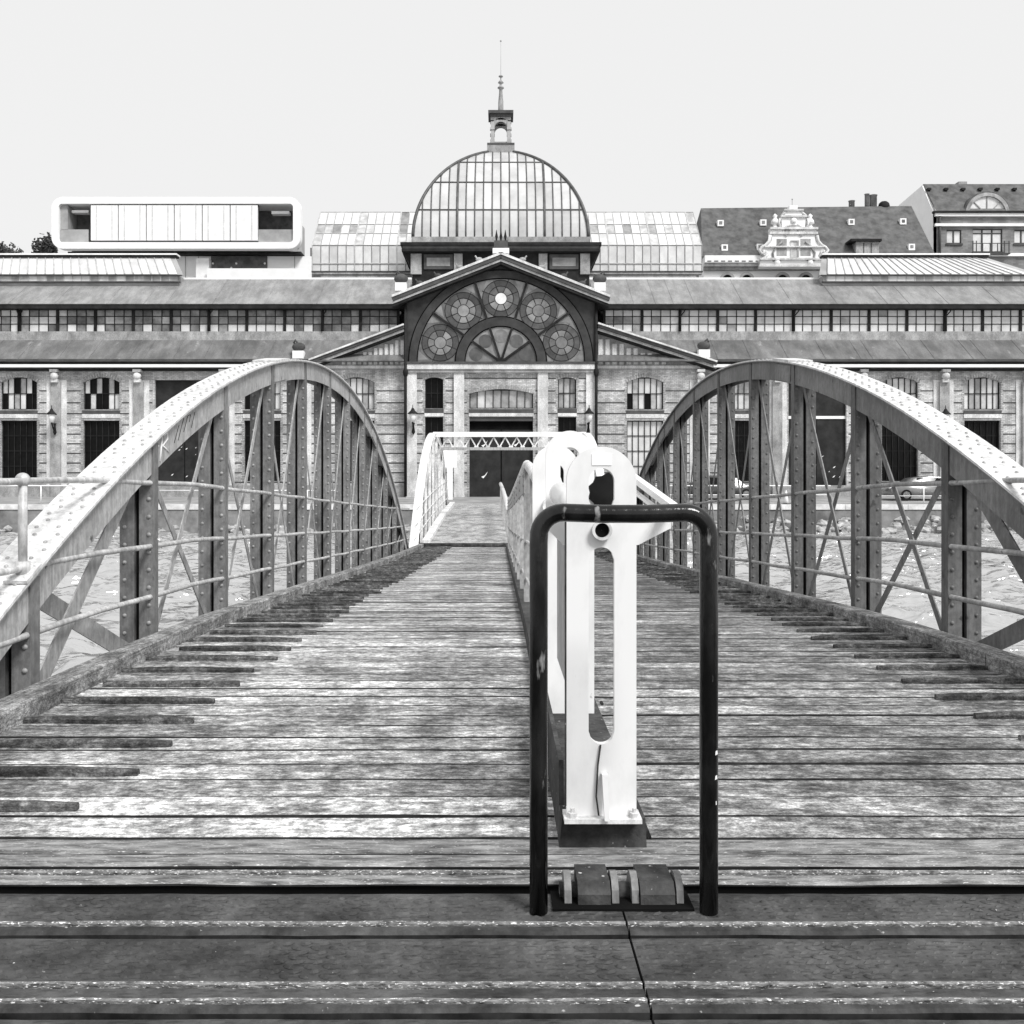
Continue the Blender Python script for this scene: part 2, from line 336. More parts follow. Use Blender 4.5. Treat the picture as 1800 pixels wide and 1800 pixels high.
ii = (np.arange(ny_-1)[:, None]*nx_ + np.arange(nx_-1)[None]).reshape(-1); mb.f = np.stack([ii, ii+1, ii+nx_+1, ii+nx_], -1).tolist(); mb.sm = [True]*len(mb.f)
x0_, x1_, y0_, y1_ = gx_[0], gx_[-1], gy_[0], gy_[-1]
for q_ in (((-600, -200), (600, -200), (600, y0_), (-600, y0_)), ((-600, y0_), (x0_, y0_), (x0_, y1_), (-600, y1_)), ((x1_, y0_), (600, y0_), (600, y1_), (x1_, y1_))): mb.poly([(a, b, 0) for a, b in q_])
obj('water', mb, 'water', kind='structure', org=(0, 0, 0))
QE = 52.4; ZQ = E - 1.0; ZD = E - 0.62
mb = MB(); mb.add([(-300, QE, ZQ), (300, QE, ZQ), (300, 60.5, ZD), (-300, 60.5, ZD), (300, 900, ZD), (-300, 900, ZD)], [(0, 1, 2, 3), (3, 2, 4, 5)])
obj('ground', mb, 'asphalt', kind='structure', org=(0, 60, ZD))
mb = MB(); mb.prism([(-300, QE + .02, ZQ - .26), (-300, QE - .15, ZQ - .26), (-300, QE - .55, -.8), (-300, QE + .02, -.8)], (600, 0, 0))
quay = obj('quay_embankment', mb, 'qwall', kind='structure', org=(0, QE, 0))
x = -46.0; k = 0
while x < 46:                                            # coping stones along the quay edge
    w = R.uniform(1.6, 2.4); q = MB(); q.box(x + .012, x + w - .012, QE - .22, QE + .5, ZQ - .25, ZQ + .02 + R.uniform(0, .02)); obj('coping_stone', q, 'conc', quay); x += w
def stone_mesh(seed):
    r = random.Random(seed); q = MB(); q.sphere((0, 0, 0), 1, 6, 4)
    q.v = [(a*r.uniform(.7, 1.2), b*r.uniform(.6, 1.1), c*r.uniform(.5, .9)) for a, b, c in q.v]; q.sm = [False]*len(q.f); return q
q = MB()
for i in range(520):
    st = stone_mesh(i); r = R.uniform(.10, .34); x = R.uniform(3.9, 44) if i % 4 else R.uniform(-44, -4); t = R.random()
    y = QE - .15 - 1.6*t; z = .75*(1-t)*(1.1 if x > 0 else .55) - .05
    c, s_ = math.cos(i), math.sin(i)
    q.add([(x + (a*c - b*s_)*r*1.3, y + (a*s_ + b*c)*r, z + cc*r) for a, b, cc in st.v], st.f)
obj('rubble', q, 'rubble', kind='stuff', label='rough stones piled along the foot of the quay wall', cat='rubble')

# ------------------------------------------------------------------ bridge deck
_ds = np.array([2.0, 3.4, 5.4, 7.0, 8.9, 11, 13.5, 16.3, 21, 25.8, 33.0]); _dz = np.array([-1.315, -1.295, -1.268, -1.258, -1.283, -1.362, -1.452, -1.557, -1.725, -1.885, -2.06])
_g = np.linspace(-2, 36, 400); _raw = np.interp(_g, _ds, _dz); _k = np.ones(17)/17; _sm = np.convolve(np.pad(_raw, 8, mode='edge'), _k, 'valid')
def D(s): return E + float(np.interp(s, _g, _sm))
def slope(s): return (D(s+.2) - D(s-.2)) / .4
PL, PR = -2.75, 3.57
deck = thing('bridge_deck', (.4, 3.5, D(3.5)), None, None); deck['kind'] = 'structure'
def plank_mesh(x0, x1, w, seed):
    r = random.Random(seed); n = 7; q = MB(); vs = []; c = .006
    for i in range(n + 1):
        x = x0 + (x1 - x0)*i/n; j = lambda a: r.uniform(-a, a)
        a0, a1 = j(.002), j(.002); h = j(.0022)
        vs += [(x, -w/2 + a0, -.06), (x, -w/2 + a0, -c*2.2 + h), (x, -w/2 + c + a0, h), (x, w/2 - c + a1, h*.6), (x, w/2 + a1, -c*1.6 + h*.6), (x, w/2 + a1, -.06)]
    fs = [(6*i+j, 6*i+6+j, 6*i+6+(j+1) % 6, 6*i+(j+1) % 6) for i in range(n) for j in range(5)]
    fs += [tuple(range(6)), tuple(range(6*n+5, 6*n-1, -1))]
    q.add(vs, [f[::-1] for f in fs]); return q
PITCH = .2262
PXC = .545
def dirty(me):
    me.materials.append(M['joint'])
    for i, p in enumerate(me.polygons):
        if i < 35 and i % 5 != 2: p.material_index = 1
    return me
GAPS = (.006, .009, .013, .019, .007, .015)
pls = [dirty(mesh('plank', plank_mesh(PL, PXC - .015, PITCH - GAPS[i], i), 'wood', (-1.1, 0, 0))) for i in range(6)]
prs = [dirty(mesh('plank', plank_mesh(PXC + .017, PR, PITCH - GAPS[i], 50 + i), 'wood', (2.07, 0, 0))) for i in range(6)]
NP = 130
for i in range(NP):
    s = 3.56 + PITCH*(i + .5); a = math.atan(slope(s))
    for X, ms in ((-1.1, pls), (2.07, prs)):
        o = inst('plank', ms[R.randrange(6)], deck, (X, s + R.uniform(-.002, .002), D(s) + R.uniform(-.004, .002)), (a + R.uniform(-.012, .012), 0, R.uniform(-.0008, .0008)))
def cleat_mesh(L, w, h, seed):
    r = random.Random(seed); q = MB(); n = 5; vs = []
    for i in range(n + 1):
        x = -L/2 + L*i/n; e = .75 if i in (0, n) else 1; ww = w*e*r.uniform(.9, 1.08)/2; hh = h*e*r.uniform(.88, 1.1); o = r.uniform(-.004, .004)
        vs += [(x, o - ww, -.004), (x, o - ww*.95, hh*.6), (x, o - ww*.5, hh), (x, o + ww*.5, hh), (x, o + ww*.95, hh*.6), (x, o + ww, -.004)]
    fs = [(6*i+j, 6*i+j+1, 6*i+7+j, 6*i+6+j) for i in range(n) for j in range(5)] + [tuple(range(5, -1, -1)), tuple(range(6*n, 6*n+6))]
    return q.add(vs, fs, False)
cls_ = [mesh('cleat', cleat_mesh(.86 + .03*i, .046, .034, i), 'cleat') for i in range(4)]
crs_ = [mesh('cleat', cleat_mesh(.76 + .03*i, .045, .036, 9 + i), 'cleat') for i in range(4)]
for i in range(64):
    s = 3.85 + .4524*i
    if s > 32.4: break
    a = math.atan(slope(s))
    inst('cleat', cls_[R.randrange(4)], deck, (-2.08 + R.uniform(-.04, .04), s, D(s) + .001), (a, 0, R.uniform(-.012, .012)))
    if i > 1: inst('cleat', crs_[R.randrange(4)], deck, (3.0 + R.uniform(-.03, .03), s + .1, D(s + .1) + .001), (a, 0, R.uniform(-.012, .012)))
for xa, xb in ((-2.735, -2.56), (3.38, 3.555)):          # kerb beams in lengths
    s = 3.62
    while s < 32.6:
        e = min(s + 3.1, 32.8); q = MB(); n = 6; vs = []; c = .012
        for i in range(n + 1):
            t = s + .008 + (e - s - .016)*i/n; z = D(t); j = R.uniform(-.004, .004)
            vs += [(xa + j, t, z - .01), (xa + j, t, z + .098), (xa + c + j, t, z + .11), (xb - c + j, t, z + .11), (xb + j, t, z + .098), (xb + j, t, z - .01)]
        q.add(vs, [(6*i+j, 6*i+6+j, 6*i+7+j, 6*i+j+1) for i in range(n) for j in range(5)] + [tuple(range(6)), tuple(range(6*n+5, 6*n-1, -1))])
        obj('kerb_beam', q, 'kerb', deck); s = e
for X in (-2.9, .4, 3.72):                               # main girders under the deck
    q = MB()
    for i in range(29): q.beam((X, 3.6 + i, D(3.6+i) - .22), (X, 4.6 + i, D(4.6+i) - .22), .3, .3, (1, 0, 0))
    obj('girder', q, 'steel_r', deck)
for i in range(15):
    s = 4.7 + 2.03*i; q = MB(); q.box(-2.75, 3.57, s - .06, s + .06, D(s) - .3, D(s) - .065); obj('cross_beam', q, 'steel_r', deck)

# ------------------------------------------------------------------ arch trusses
def truss(name, Xc, inner, mats, label, s0, s1, hgt, zf, group, first=0, rails=True, wide=True, post_on_chord=False, pw=.155, rv=True):
    sm, cm, wm, rvm, rlm = mats
    mid = (s0 + s1)/2; half = (s1 - s0)/2; A = hgt/half**2
    H = lambda s: zf(s) + hgt - A*(s - mid)**2
    t = thing(name, (Xc, s0, zf(s0)), label, 'bridge truss', group)
    # top chord: cover plate, two webs
    N = 64; P = [s0 + (s1 - s0)*i/N for i in range(N + 1)]
    def strip(u0, u1, d0, d1):
        q = MB(); vs = []
        for s in P:
            z = H(s); dz = (H(s+.05) - H(s-.05))/.1; L = math.hypot(1, dz); nz, ny = 1/L, -dz/L
            for u, dd in ((u0, d0), (u1, d0), (u1, d1), (u0, d1)): vs.append((Xc + u*inner, s - ny*dd, z - nz*dd))
        fs = [(4*i+j, 4*i+(j+1) % 4, 4*i+4+(j+1) % 4, 4*i+4+j) for i in range(N) for j in range(4)] + [(3, 2, 1, 0), (4*N, 4*N+1, 4*N+2, 4*N+3)]
        if inner < 0: fs = [f[::-1] for f in fs]
        return q.add(vs, fs)
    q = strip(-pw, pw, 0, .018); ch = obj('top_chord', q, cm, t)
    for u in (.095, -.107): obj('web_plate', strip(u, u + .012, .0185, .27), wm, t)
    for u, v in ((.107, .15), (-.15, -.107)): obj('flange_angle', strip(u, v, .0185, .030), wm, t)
    if rv:
        q = MB(); s = s0 + .1; k = 0
        while s < s1 - .1:
            z = H(s); dz = (H(s+.05) - H(s-.05))/.1; nv = Vector((0, -dz, 1)).normalized()
            k += 1
            for u in (.072, -.072): q.rivet((Xc + (u + (.017 if k % 2 else -.017))*inner + R.uniform(-.003, .003), s, H(s) + .0005), nv, .0145)
            s += .098/math.hypot(1, dz)**.8
        obj('rivets', q, 'web', ch, kind='stuff')
        for ss in (mid - 4.6, mid + 4.6):                # splice plates over a chord joint
            z = H(ss); dz = (H(ss+.3) - H(ss-.3))/.6; q = MB()
            q.beam((Xc, ss - .35, H(ss-.35) + .012), (Xc, ss + .35, H(ss+.35) + .012), pw*1.96, .02, (0, -dz, 1)); obj('splice_plate', q, cm, t)
            q = MB(); q.beam((Xc + .115*inner, ss - .33, H(ss-.33) - .15), (Xc + .115*inner, ss + .33, H(ss+.33) - .15), .2, .014, (1, 0, 0)); obj('splice_plate', q, wm, t)
    # posts: two riveted channels with a slot between, its shade painted near-black
    n = int((s1 - s0)/2/2.03); ps = sorted([mid + 1.015*(2*k + 1)*sg for k in range(n) for sg in (-1, 1)])
    ps = [s for s in ps if H(s) - zf(s) > .35]
    for s in ps:
        zb, zt = zf(s) - .25, H(s) - .02; q = MB()
        def b_(u0, u1, y0, y1):
            a, b = sorted((Xc + u0*inner, Xc + u1*inner)); q.box(a, b, s + y0, s + y1, zb, zt - max(0, 0))
        dpt = .12
        sl0 = abs((H(s+.1) - H(s-.1))/.2)
        zt = min(H(s - .02), H(s + dpt)) - .025
        b_(.016, .118, 0, .012); b_(.106, .118, .0121, dpt - .0121); b_(.016, .118, dpt - .012, dpt)
        b_(-.150, -.042, 0, .012); b_(-.150, -.138, .0121, dpt - .0121); b_(-.150, -.042, dpt - .012, dpt)
        b_(.006, .0159, 0, .045); b_(-.0419, -.032, 0, .045)
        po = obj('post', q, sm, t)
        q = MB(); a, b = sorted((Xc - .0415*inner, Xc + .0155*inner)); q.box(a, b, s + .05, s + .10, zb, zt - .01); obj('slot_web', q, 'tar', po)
        if rv:
            q = MB(); z = zb + .28
            while z < zt - .1:
                q.rivet((Xc + .085*inner, s - .0003, z), (0, -1, 0), .0185); q.rivet((Xc - .110*inner, s - .0003, z + .06), (0, -1, 0), .017)
                z += .142
            obj('rivets', q, rvm, po, kind='stuff')
    # diagonals
    for i, s in enumerate(ps[:-1]):
        e = ps[i+1]
        w = .14 if (wide and i == 0) else (.07 if i < 4 else .055)
        for k, (a, b, u) in enumerate((((s + .15, zf(s) - .1), (e, H(e) - .16), .03), ((s + .15, H(s+.15) - .16), (e, zf(e) - .1), -.03))):
            q = MB(); q.beam((Xc + u*inner, a[0], a[1]), (Xc + u*inner, b[0], b[1]), w, .012, (1, 0, 0)); obj('diagonal', q, wm, t)
    # handrail rods
    if rails:
        for h in (1.30, .79, .385):
            q = MB(); q.tube([(Xc + .095*inner, s0 - .75 + (s1 - s0 + 1.2)*i/40, zf(s0 - .75 + (s1 - s0 + 1.2)*i/40) + h + (.006*math.sin(i*1.7))) for i in range(41)], .021, 8)
            obj('rail', q, rlm, t)
        if post_on_chord:
            q = MB(); X = Xc + .095*inner; y = s0 - .74; q.tube([(X, y, zf(y) - .06), (X, y, zf(y) + 1.3)], .026, 10); q.sphere((X, y, zf(y) + 1.305), .043, 12, 8); obj('rail_post', q, rlm, t)
    if post_on_chord:
        s = s0 + 1.42; q = MB(); zt = zf(s) + 1.30; zb = H(s); X = Xc + .095*inner
        q.tube([(X, s, zb - .02), (X, s, zt)], .026, 12); q.sphere((X, s, zt + .005), .043, 14, 9); q.sphere((X, s, zf(s) + .79), .04, 12, 7)
        q.tube([(X, s, zb - .01), (X, s, zb + .09)], .042, 12)
        po = obj('rail_post', q, rlm, t)
        q = MB(); q.beam((X, s - .09, H(s-.09) + .02), (X, s + .09, H(s+.09) + .02), .14, .02, (0, -1, 1)); 
        for dx in (-.05, .05):
            for dy in (-.06, .06): q.rivet((X + dx, s + dy, H(s+dy) + .03), (0, -.7, .7), .018)
        obj('foot_plate', q, cm, po)
    return t, H, ps
S0, S1 = 4.27, 29.53
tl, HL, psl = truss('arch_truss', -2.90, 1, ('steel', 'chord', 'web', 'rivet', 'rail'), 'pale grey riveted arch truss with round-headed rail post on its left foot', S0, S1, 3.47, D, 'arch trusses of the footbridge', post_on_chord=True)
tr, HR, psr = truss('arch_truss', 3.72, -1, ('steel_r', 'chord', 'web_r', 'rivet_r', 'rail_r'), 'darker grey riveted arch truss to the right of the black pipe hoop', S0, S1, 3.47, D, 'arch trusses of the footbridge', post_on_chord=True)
# scribbled graffiti on the left web plate
def strokes(name, parent, paths, r, mat):
    q = MB()
    for p in paths: q.tube(p, r, 5)
    return obj(name, q, mat, parent)
wx = -2.90 + .1085
def wp(s, v): return (wx, s, HL(s) - .06 - .19*(1 - v))
strokes('graffiti', tl, [[wp(7.95, 0), wp(8.0, 1)], [wp(8.0, 1), wp(8.12, .95), wp(8.13, .65), wp(8.0, .55)], [wp(8.02, .55), wp(8.17, 0)], [wp(7.84, .9), wp(7.92, .7)]], .009, 'trimw')
strokes('graffiti', tl, [[wp(8.30, .2), wp(8.42, .8)], [wp(8.40, .15), wp(8.55, .95)], [wp(8.55, .3), wp(8.66, .9), wp(8.74, .85), wp(8.70, .55)], [wp(8.76, .2), wp(8.86, .8)]], .0035, 'iron')

# ------------------------------------------------------------------ ramp to the quay (second, white span)
def DR(s): return E - 2.03 + (s - 32.6)*(1.06/19.6) + .10*math.sin(PI*min(max((s-32.6)/19.6, 0), 1))
mb = MB(); n = 16; vs = []
for i in range(n + 1):
    s = 32.75 + 19.9*i/n; z = DR(s)
    vs += [(-2.7, s, z), (3.5, s, z), (3.5, s, z - .16), (-2.7, s, z - .16)]
mb.add(vs, [(4*i+j, 4*i+(j+1) % 4, 4*i+4+(j+1) % 4, 4*i+4+j) for i in range(n) for j in range(4)] + [(3, 2, 1, 0), (4*n, 4*n+1, 4*n+2, 4*n+3)])
rampd = obj('ramp_deck', mb, 'ramp', kind='structure')
for xa, xb in ((-2.66, -2.40), (3.2, 3.46)):
    q = MB()
    for i in range(10): q.prism([(xa, 33.3 + 1.9*i, DR(33.3+1.9*i) - .01), (xb, 33.3 + 1.9*i, DR(33.3+1.9*i) - .01), (xb, 33.3 + 1.9*i, DR(33.3+1.9*i) + .13), (xa, 33.3 + 1.9*i, DR(33.3+1.9*i) + .13)], (0, 1.88, DR(35.2+1.9*i) - DR(33.3+1.9*i)))
    obj('edge_beam', q, 'white2', rampd)
q = MB(); q.tube([(-2.72, 32.84, E - 2.02), (3.52, 32.84, E - 2.02)], .10, 10); obj('hinge_roller', q, 'iron', rampd)
rt = ('white2', 'white', 'white2', 'white2', 'white2')
rtl, HRL, _ = truss('ramp_truss', -2.86, 1, rt, 'white painted arch truss on the left of the ramp beyond the deck', 32.0, 51.6, 3.75, DR, 'white trusses of the ramp', wide=False, pw=.13, rv=False)
rtr, HRR, _ = truss('ramp_truss', 3.72, -1, rt, 'white painted arch truss on the right of the ramp, mostly behind the white lifting frame', 32.0, 51.6, 3.75, DR, 'white trusses of the ramp', wide=False, pw=.13, rv=False)
ys = 41.8; zt = HRL(ys) + .03
pf = thing('portal_frame', (.43, ys, DR(ys)), 'white lattice portal beam spanning the ramp in front of the hall door', 'portal frame')
q = MB(); q.prism([(-2.98, ys - .12, zt - .28), (-2.86, ys - .12, zt), (3.72, ys - .12, zt), (3.84, ys - .12, zt - .28), (3.70, ys - .12, zt - .28), (3.62, ys - .12, zt - .21), (-2.76, ys - .12, zt - .21), (-2.84, ys - .12, zt - .28)], (0, .24, 0)); obj('top_beam', q, 'white', pf)
q = MB(); q.box(-2.5, 3.36, ys - .06, ys + .06, zt - .78, zt - .66)
q.beam((-2.86, ys, zt - 1.1), (-2.4, ys, zt - .70), .1, .1); q.beam((3.72, ys, zt - 1.1), (3.26, ys, zt - .70), .1, .1); obj('bottom_beam', q, 'web', pf)
q = MB()
for i in range(13):
    x = -2.75 + .5*i
    q.beam((x, ys - .03, zt - .22), (x + .25, ys - .03, zt - .66), .055, .03); q.beam((x + .5, ys + .03, zt - .22), (x + .25, ys + .03, zt - .66), .055, .03)
    q.box(x + .16, x + .34, ys - .05, ys + .05, zt - .665, zt - .60)
obj('lattice', q, 'white2', pf)

# ------------------------------------------------------------------ centre barrier between the two lanes
BX = .36
bar = thing('centre_barrier', (BX, 3.5, D(3.5)), 'grey steel centre barrier with sloping pipe rail running down the deck', 'barrier')
q = MB(); vs = []; n = 30
for i in range(n + 1):
    s = 3.48 + (32.5 - 3.48)*i/n; z = D(s); vs += [(.215, s, z - .01), (.225, s, z + .10), (.525, s, z + .10), (.53, s, z - .01)]
q.add(vs, [(4*i+j, 4*i+4+j, 4*i+5+j, 4*i+j+1) for i in range(n) for j in range(3)] + [(0, 1, 2, 3), (4*n+3, 4*n+2, 4*n+1, 4*n)]); obj('base_beam', q, 'iron', bar)
def BH(s): return D(s) + (1.58 if s > 10.5 else 1.58 - .46*((10.5 - s)/5.2)**1.0)
pts = [5.6 + .35*i for i in range(15)] + [10.6 + .9*i for i in range(24)]
pth = [(.30, s, BH(s)) for s in pts]
q = MB(); q.tube(pth, .05, 10); obj('top_rail', q, 'white2', bar)
for s in [6.3 + 2.03*i for i in range(13)]:
    q = MB(); q.box(.262, .272, s, s + .07, D(s) + .1, BH(s) - .03); q.box(.2725, .33, s, s + .010, D(s) + .1, BH(s) - .03); po = obj('post', q, 'web', bar)
    if s > 10:
        g = MB()
        for k in range(3): g.rivet((.2615, s + .035, BH(s) - .12 - .10*k), (-1, 0, 0), .022)
        obj('rivets', g, 'rivet', po, kind='stuff')
q = MB(); vs = []; ss = [10.3 + .9*i for i in range(25)]
for s in ss: vs += [(.262, s, BH(s) - .30), (.262, s, BH(s) - .06), (.274, s, BH(s) - .06), (.274, s, BH(s) - .30)]
q.add(vs, [(4*i+j, 4*i+4+j, 4*i+4+(j+1) % 4, 4*i+(j+1) % 4) for i in range(len(ss)-1) for j in range(4)] + [(0, 1, 2, 3)]); obj('web_plate', q, 'web', bar)
for hh in (.35, .75):
    q = MB(); q.tube([(.29, 6.4 + .9*i, D(6.4+.9*i) + hh) for i in range(29)], .016, 6); obj('rail', q, 'rail', bar)
rb = thing('ramp_barrier', (.2, 33, DR(33)), 'white round-ended handrail in the middle of the ramp', 'barrier')
q = MB(); pth = [(.30 - .016*(s - 33), s, DR(s) + 1.25) for s in np.linspace(33.2, 48.5, 12)]; q.tube(pth, .085, 10); q.sphere(pth[-1], .085, 10, 6); obj('top_rail', q, 'white', rb)
for s in np.linspace(33.6, 48.3, 9):
    q = MB(); X = .30 - .016*(s - 33); q.box(X - .03, X + .03, s - .05, s + .05, DR(s), DR(s) + 1.2); obj('post', q, 'web', rb)

# ------------------------------------------------------------------ white lifting frame on the centre beam
lf = thing('lifting_frame', (.365, 3.47, D(3.47) + .1), 'tall white slotted steel lifting frame with white sticker behind the black hoop', 'lifting frame')
def slot_plate(xc, w, y, t, z0, z1, holes):
    """upright plate with a round head and vertical stadium slots (z0s, z1s, half width); built from side strips and arched bridges"""
    q = MB(); r = w/2; zc = z1 - r
    hs = holes[0][2]
    def arc_y(): return (y, y + t)
    # legs
    for sg in (-1, 1):
        p_ = [(xc + sg*hs, y, z0), (xc + sg*r, y, z0), (xc + sg*r, y, zc), (xc + sg*hs, y, holes[-1][1] - hs)]; q.prism(p_ if sg > 0 else p_[::-1], (0, t, 0))
    # round head as an annulus around the top hole
    top = holes[-1]; zct = top[1] - hs
    n = 20; vs = []; fs = []
    for i in range(n + 1):
        a = PI*i/n
        ox, oz = xc + r*math.cos(a), zc + r*math.sin(a)
        ix, iz = xc + hs*math.cos(a), zct + hs*math.sin(a)
        for px_, pz_ in ((ix, iz), (ox, oz)):
            for yy in (y, y + t): vs.append((px_, yy, pz_))
    for i in range(n):
        p = 4*i; k = p + 4; fs += [(p, p+2, k+2, k), (p+1, k+1, k+3, p+3), (p+2, p+3, k+3, k+2), (p, k, k+1, p+1)]
    q.add(vs, fs)
    # between head hole arc centre and leg top
    if zct < zc:
        pass
    else:
        for sg in (-1, 1):
            a, b = sorted((xc + sg*hs, xc + sg*r)); q.box(a, b, y + .0005, y + t - .0005, zc, zct) if False else None
    # bridges between consecutive holes, and below the first
    edges = [(z0, holes[0][0])] + [(holes[i][1], holes[i+1][0]) for i in range(len(holes)-1)]
    for k, (a, b) in enumerate(edges):
        # fill from arc top of lower hole (if any) to arc bottom of the upper hole
        n = 10; up = []; lo = []
        for i in range(n + 1):
            x = -hs + 2*hs*i/n; dz = hs - math.sqrt(max(hs*hs - x*x, 0))
            up.append((xc + x, b + dz if b < holes[-1][1] else b)); lo.append((xc + x, a - dz if k else a))
        for i in range(n):
            q.prism([(lo[i][0], y, lo[i][1]), (lo[i+1][0], y, lo[i+1][1]), (up[i+1][0], y, up[i+1][1]), (up[i][0], y, up[i][1])], (0, t, 0))
    return q
z0 = D(3.47) + .10
p1 = obj('front_plate', slot_plate(.365, .250, 3.46, .03, z0 + .015, fz(785, 3.46), [(fz(1308, 3.46), fz(962, 3.46), .046), (fz(900, 3.46), fz(823, 3.46), .05)]), 'white', lf)
q = MB(); q.box(.365 - .034, .365 + .036, 3.4575, 3.4595, fz(818, 3.46), fz(798, 3.46)); obj('sticker', q, 'sticker', p1)
q = MB(); q.ring(fx(1058, 3.45), fz(932, 3.45), .026, .036, 0, 2*PI, 3.435, 3.4595, 20); obj('bushing', q, 'white2', p1)
q = MB(); q.ring(fx(1058, 3.45), fz(932, 3.45), .001, .026, 0, 2*PI, 3.452, 3.4596, 20); obj('bore', q, 'black', p1)
q = MB(); xs_, ys_, zs_ = .405, 3.60, fz(866, 3.6); vs = []
for yy in (ys_, ys_ + .04):
    for i in range(20): th = 2*PI*i/20; rr = .075 if i % 2 else .066; vs.append((xs_ + rr*math.cos(th), yy, zs_ + rr*math.sin(th)))
q.add(vs, [tuple(range(20))[::-1], tuple(range(20, 40))] + [(i, (i+1) % 20, (i+1) % 20 + 20, i + 20) for i in range(20)]); obj('sprocket', q, 'tar', lf)
q = MB(); q.tube([(.365, 3.44, z0 + .42), (.365, 3.47, z0 + .42)], .006, 8); q.box(.235, .2395, 3.462, 3.49, z0 + .05, z0 + 1.1); obj('weld_bead', q, 'iron', p1)  # small pin, and a dark strip painting the shadow gap along the plate edge
q = MB(); q.box(.23, .505, 3.42, 3.53, z0, z0 + .016); obj('foot_plate', q, 'white2', lf)
for dx in (-.105, .115):
    q = MB(); q.lathe([(.017, z0 + .016), (.017, z0 + .034), (.008, z0 + .035), (.008, z0 + .05)], .365 + dx, 3.44, 6, False); obj('bolt', q, 'white2', lf)
q = MB(); q.prism([(fx(1062, 3.42), 3.40, z0 + .016), (fx(1071, 3.42), 3.40, z0 + .016), (fx(1069, 3.42), 3.43, z0 + .17), (fx(1059, 3.42), 3.43, z0 + .17)], (0, .028, 0)); obj('lever', q, 'white', lf)
q = MB(); q.tube([(fx(1056, 3.45), 3.455, fz(1310, 3.45)), (fx(1051, 3.45), 3.452, fz(1345, 3.45)), (fx(1048, 3.45), 3.45, fz(1400, 3.45)), (fx(1052, 3.45), 3.44, fz(1432, 3.45))], .0035, 6); obj('cable', q, 'iron', lf)
p2 = obj('rear_plate', slot_plate(.365, .25, 5.0, .03, D(5) + .1, fz(757, 5.0), [(D(5) + .35, fz(900, 5), .05), (fz(855, 5), fz(786, 5), .056)]), 'white', lf)
p3 = obj('rear_plate', slot_plate(.33, .27, 5.7, .03, D(5.7) + .1, fz(782, 5.7), [(D(5.7) + .35, fz(900, 5.7), .05), (fz(870, 5.7), fz(815, 5.7), .05)]), 'white', lf)
q = MB(); q.tube([(.315, 4.95, fz(868, 4.95)), (.325, 3.62, fz(905, 3.62))], .06, 16); obj('cross_tube', q, 'white', lf)
q = MB(); q.prism([(fx(958, 3.56), 3.56, fz(905, 3.56)), (fx(1180, 3.56), 3.56, fz(905, 3.56)), (fx(1180, 3.56), 3.56, fz(928, 3.56)), (fx(1122, 3.56), 3.56, fz(958, 3.56)), (fx(990, 3.56), 3.56, fz(958, 3.56)), (fx(958, 3.56), 3.56, fz(926, 3.56))], (0, .03, 0)); obj('cross_beam', q, 'white', lf)
q = MB(); q.beam((.625, 3.45, fz(893, 3.45)), (.60, 4.6, fz(829, 4.6)), .026, .03, (1, 0, 0)); q.beam((.60, 3.5, fz(906, 3.5)), (.588, 4.5, fz(852, 4.5)), .012, .02, (1, 0, 0)); obj('side_bar', q, 'white', lf)
q = MB(); q.box(.250, .268, 3.72, 4.2, z0 + .45, fz(935, 3.7)); obj('side_plate', q, 'web', lf)
q = MB(); q.box(.222, .2405, 3.62, 4.95, z0 + .001, z0 + .17); obj('lower_plate', q, 'iron', lf)

# ------------------------------------------------------------------ black pipe hoop and hinge
HS = 2.99; zp = E - 1.305
q = MB(); xa, xb, zt, r = .121, .647, fz(901, HS), .075; path = [(xa, HS, zp - .01), (xa, HS, zp + .4), (xa, HS, zt - r - .02)]
for i in range(1, 9): a = PI/2*i/8; path.append((xa + r - r*math.cos(a), HS, zt - r + r*math.sin(a)))
path += [(xa + .2, HS, zt - .004), (xb - .2, HS, zt - .004)]
for i in range(0, 9): a = PI/2*i/8; path.append((xb - r + r*math.sin(a), HS, zt - r + r*math.cos(a)))
path += [(xb, HS, zt - r - .02), (xb, HS, zp + .4), (xb, HS, zp - .01)]
hoop = thing('pipe_hoop', (.384, HS, zp), 'black scuffed bent-pipe hoop standing in front of the white lifting frame', 'barrier hoop')
pth = obj('pipe', q.tube(path, .0285, 18), 'hoop', hoop)
for z, x in ((fz(1363, HS), xb + .018), (fz(1408, HS), xb + .016), (fz(1320, HS), xb + .019)):
    q = MB(); q.prism([(x - .004, HS - .0245, z - .007), (x + .004, HS - .0215, z - .004), (x + .003, HS - .022, z + .007), (x - .003, HS - .024, z + .005)], (0, .004, 0)); obj('paint_chip', q, 'trimw', pth)
hg = thing('deck_hinge', (.38, 3.12, zp - .05), 'heavy iron deck hinge with two blocks between the hoop feet', 'hinge')
q = MB(); q.box(.165, .605, 3.0, 3.135, zp - .1, zp - .006); obj('pit', q, 'black', hg)  # solid black block, the shade of a pit painted on
for a, b in ((1015, 1072), (1124, 1184)):
    x0, x1 = fx(a, 3.06), fx(b, 3.06); q = MB(); zt_ = fz(1519, 3.2)
    q.prism([(x0, 3.03, zp - .03), (x0, 3.03, zt_ - .03), (x0, 3.06, zt_), (x0, 3.20, zt_), (x0, 3.20, zp - .03)], (x1 - x0, 0, 0)); obj('block', q, 'iron', hg)
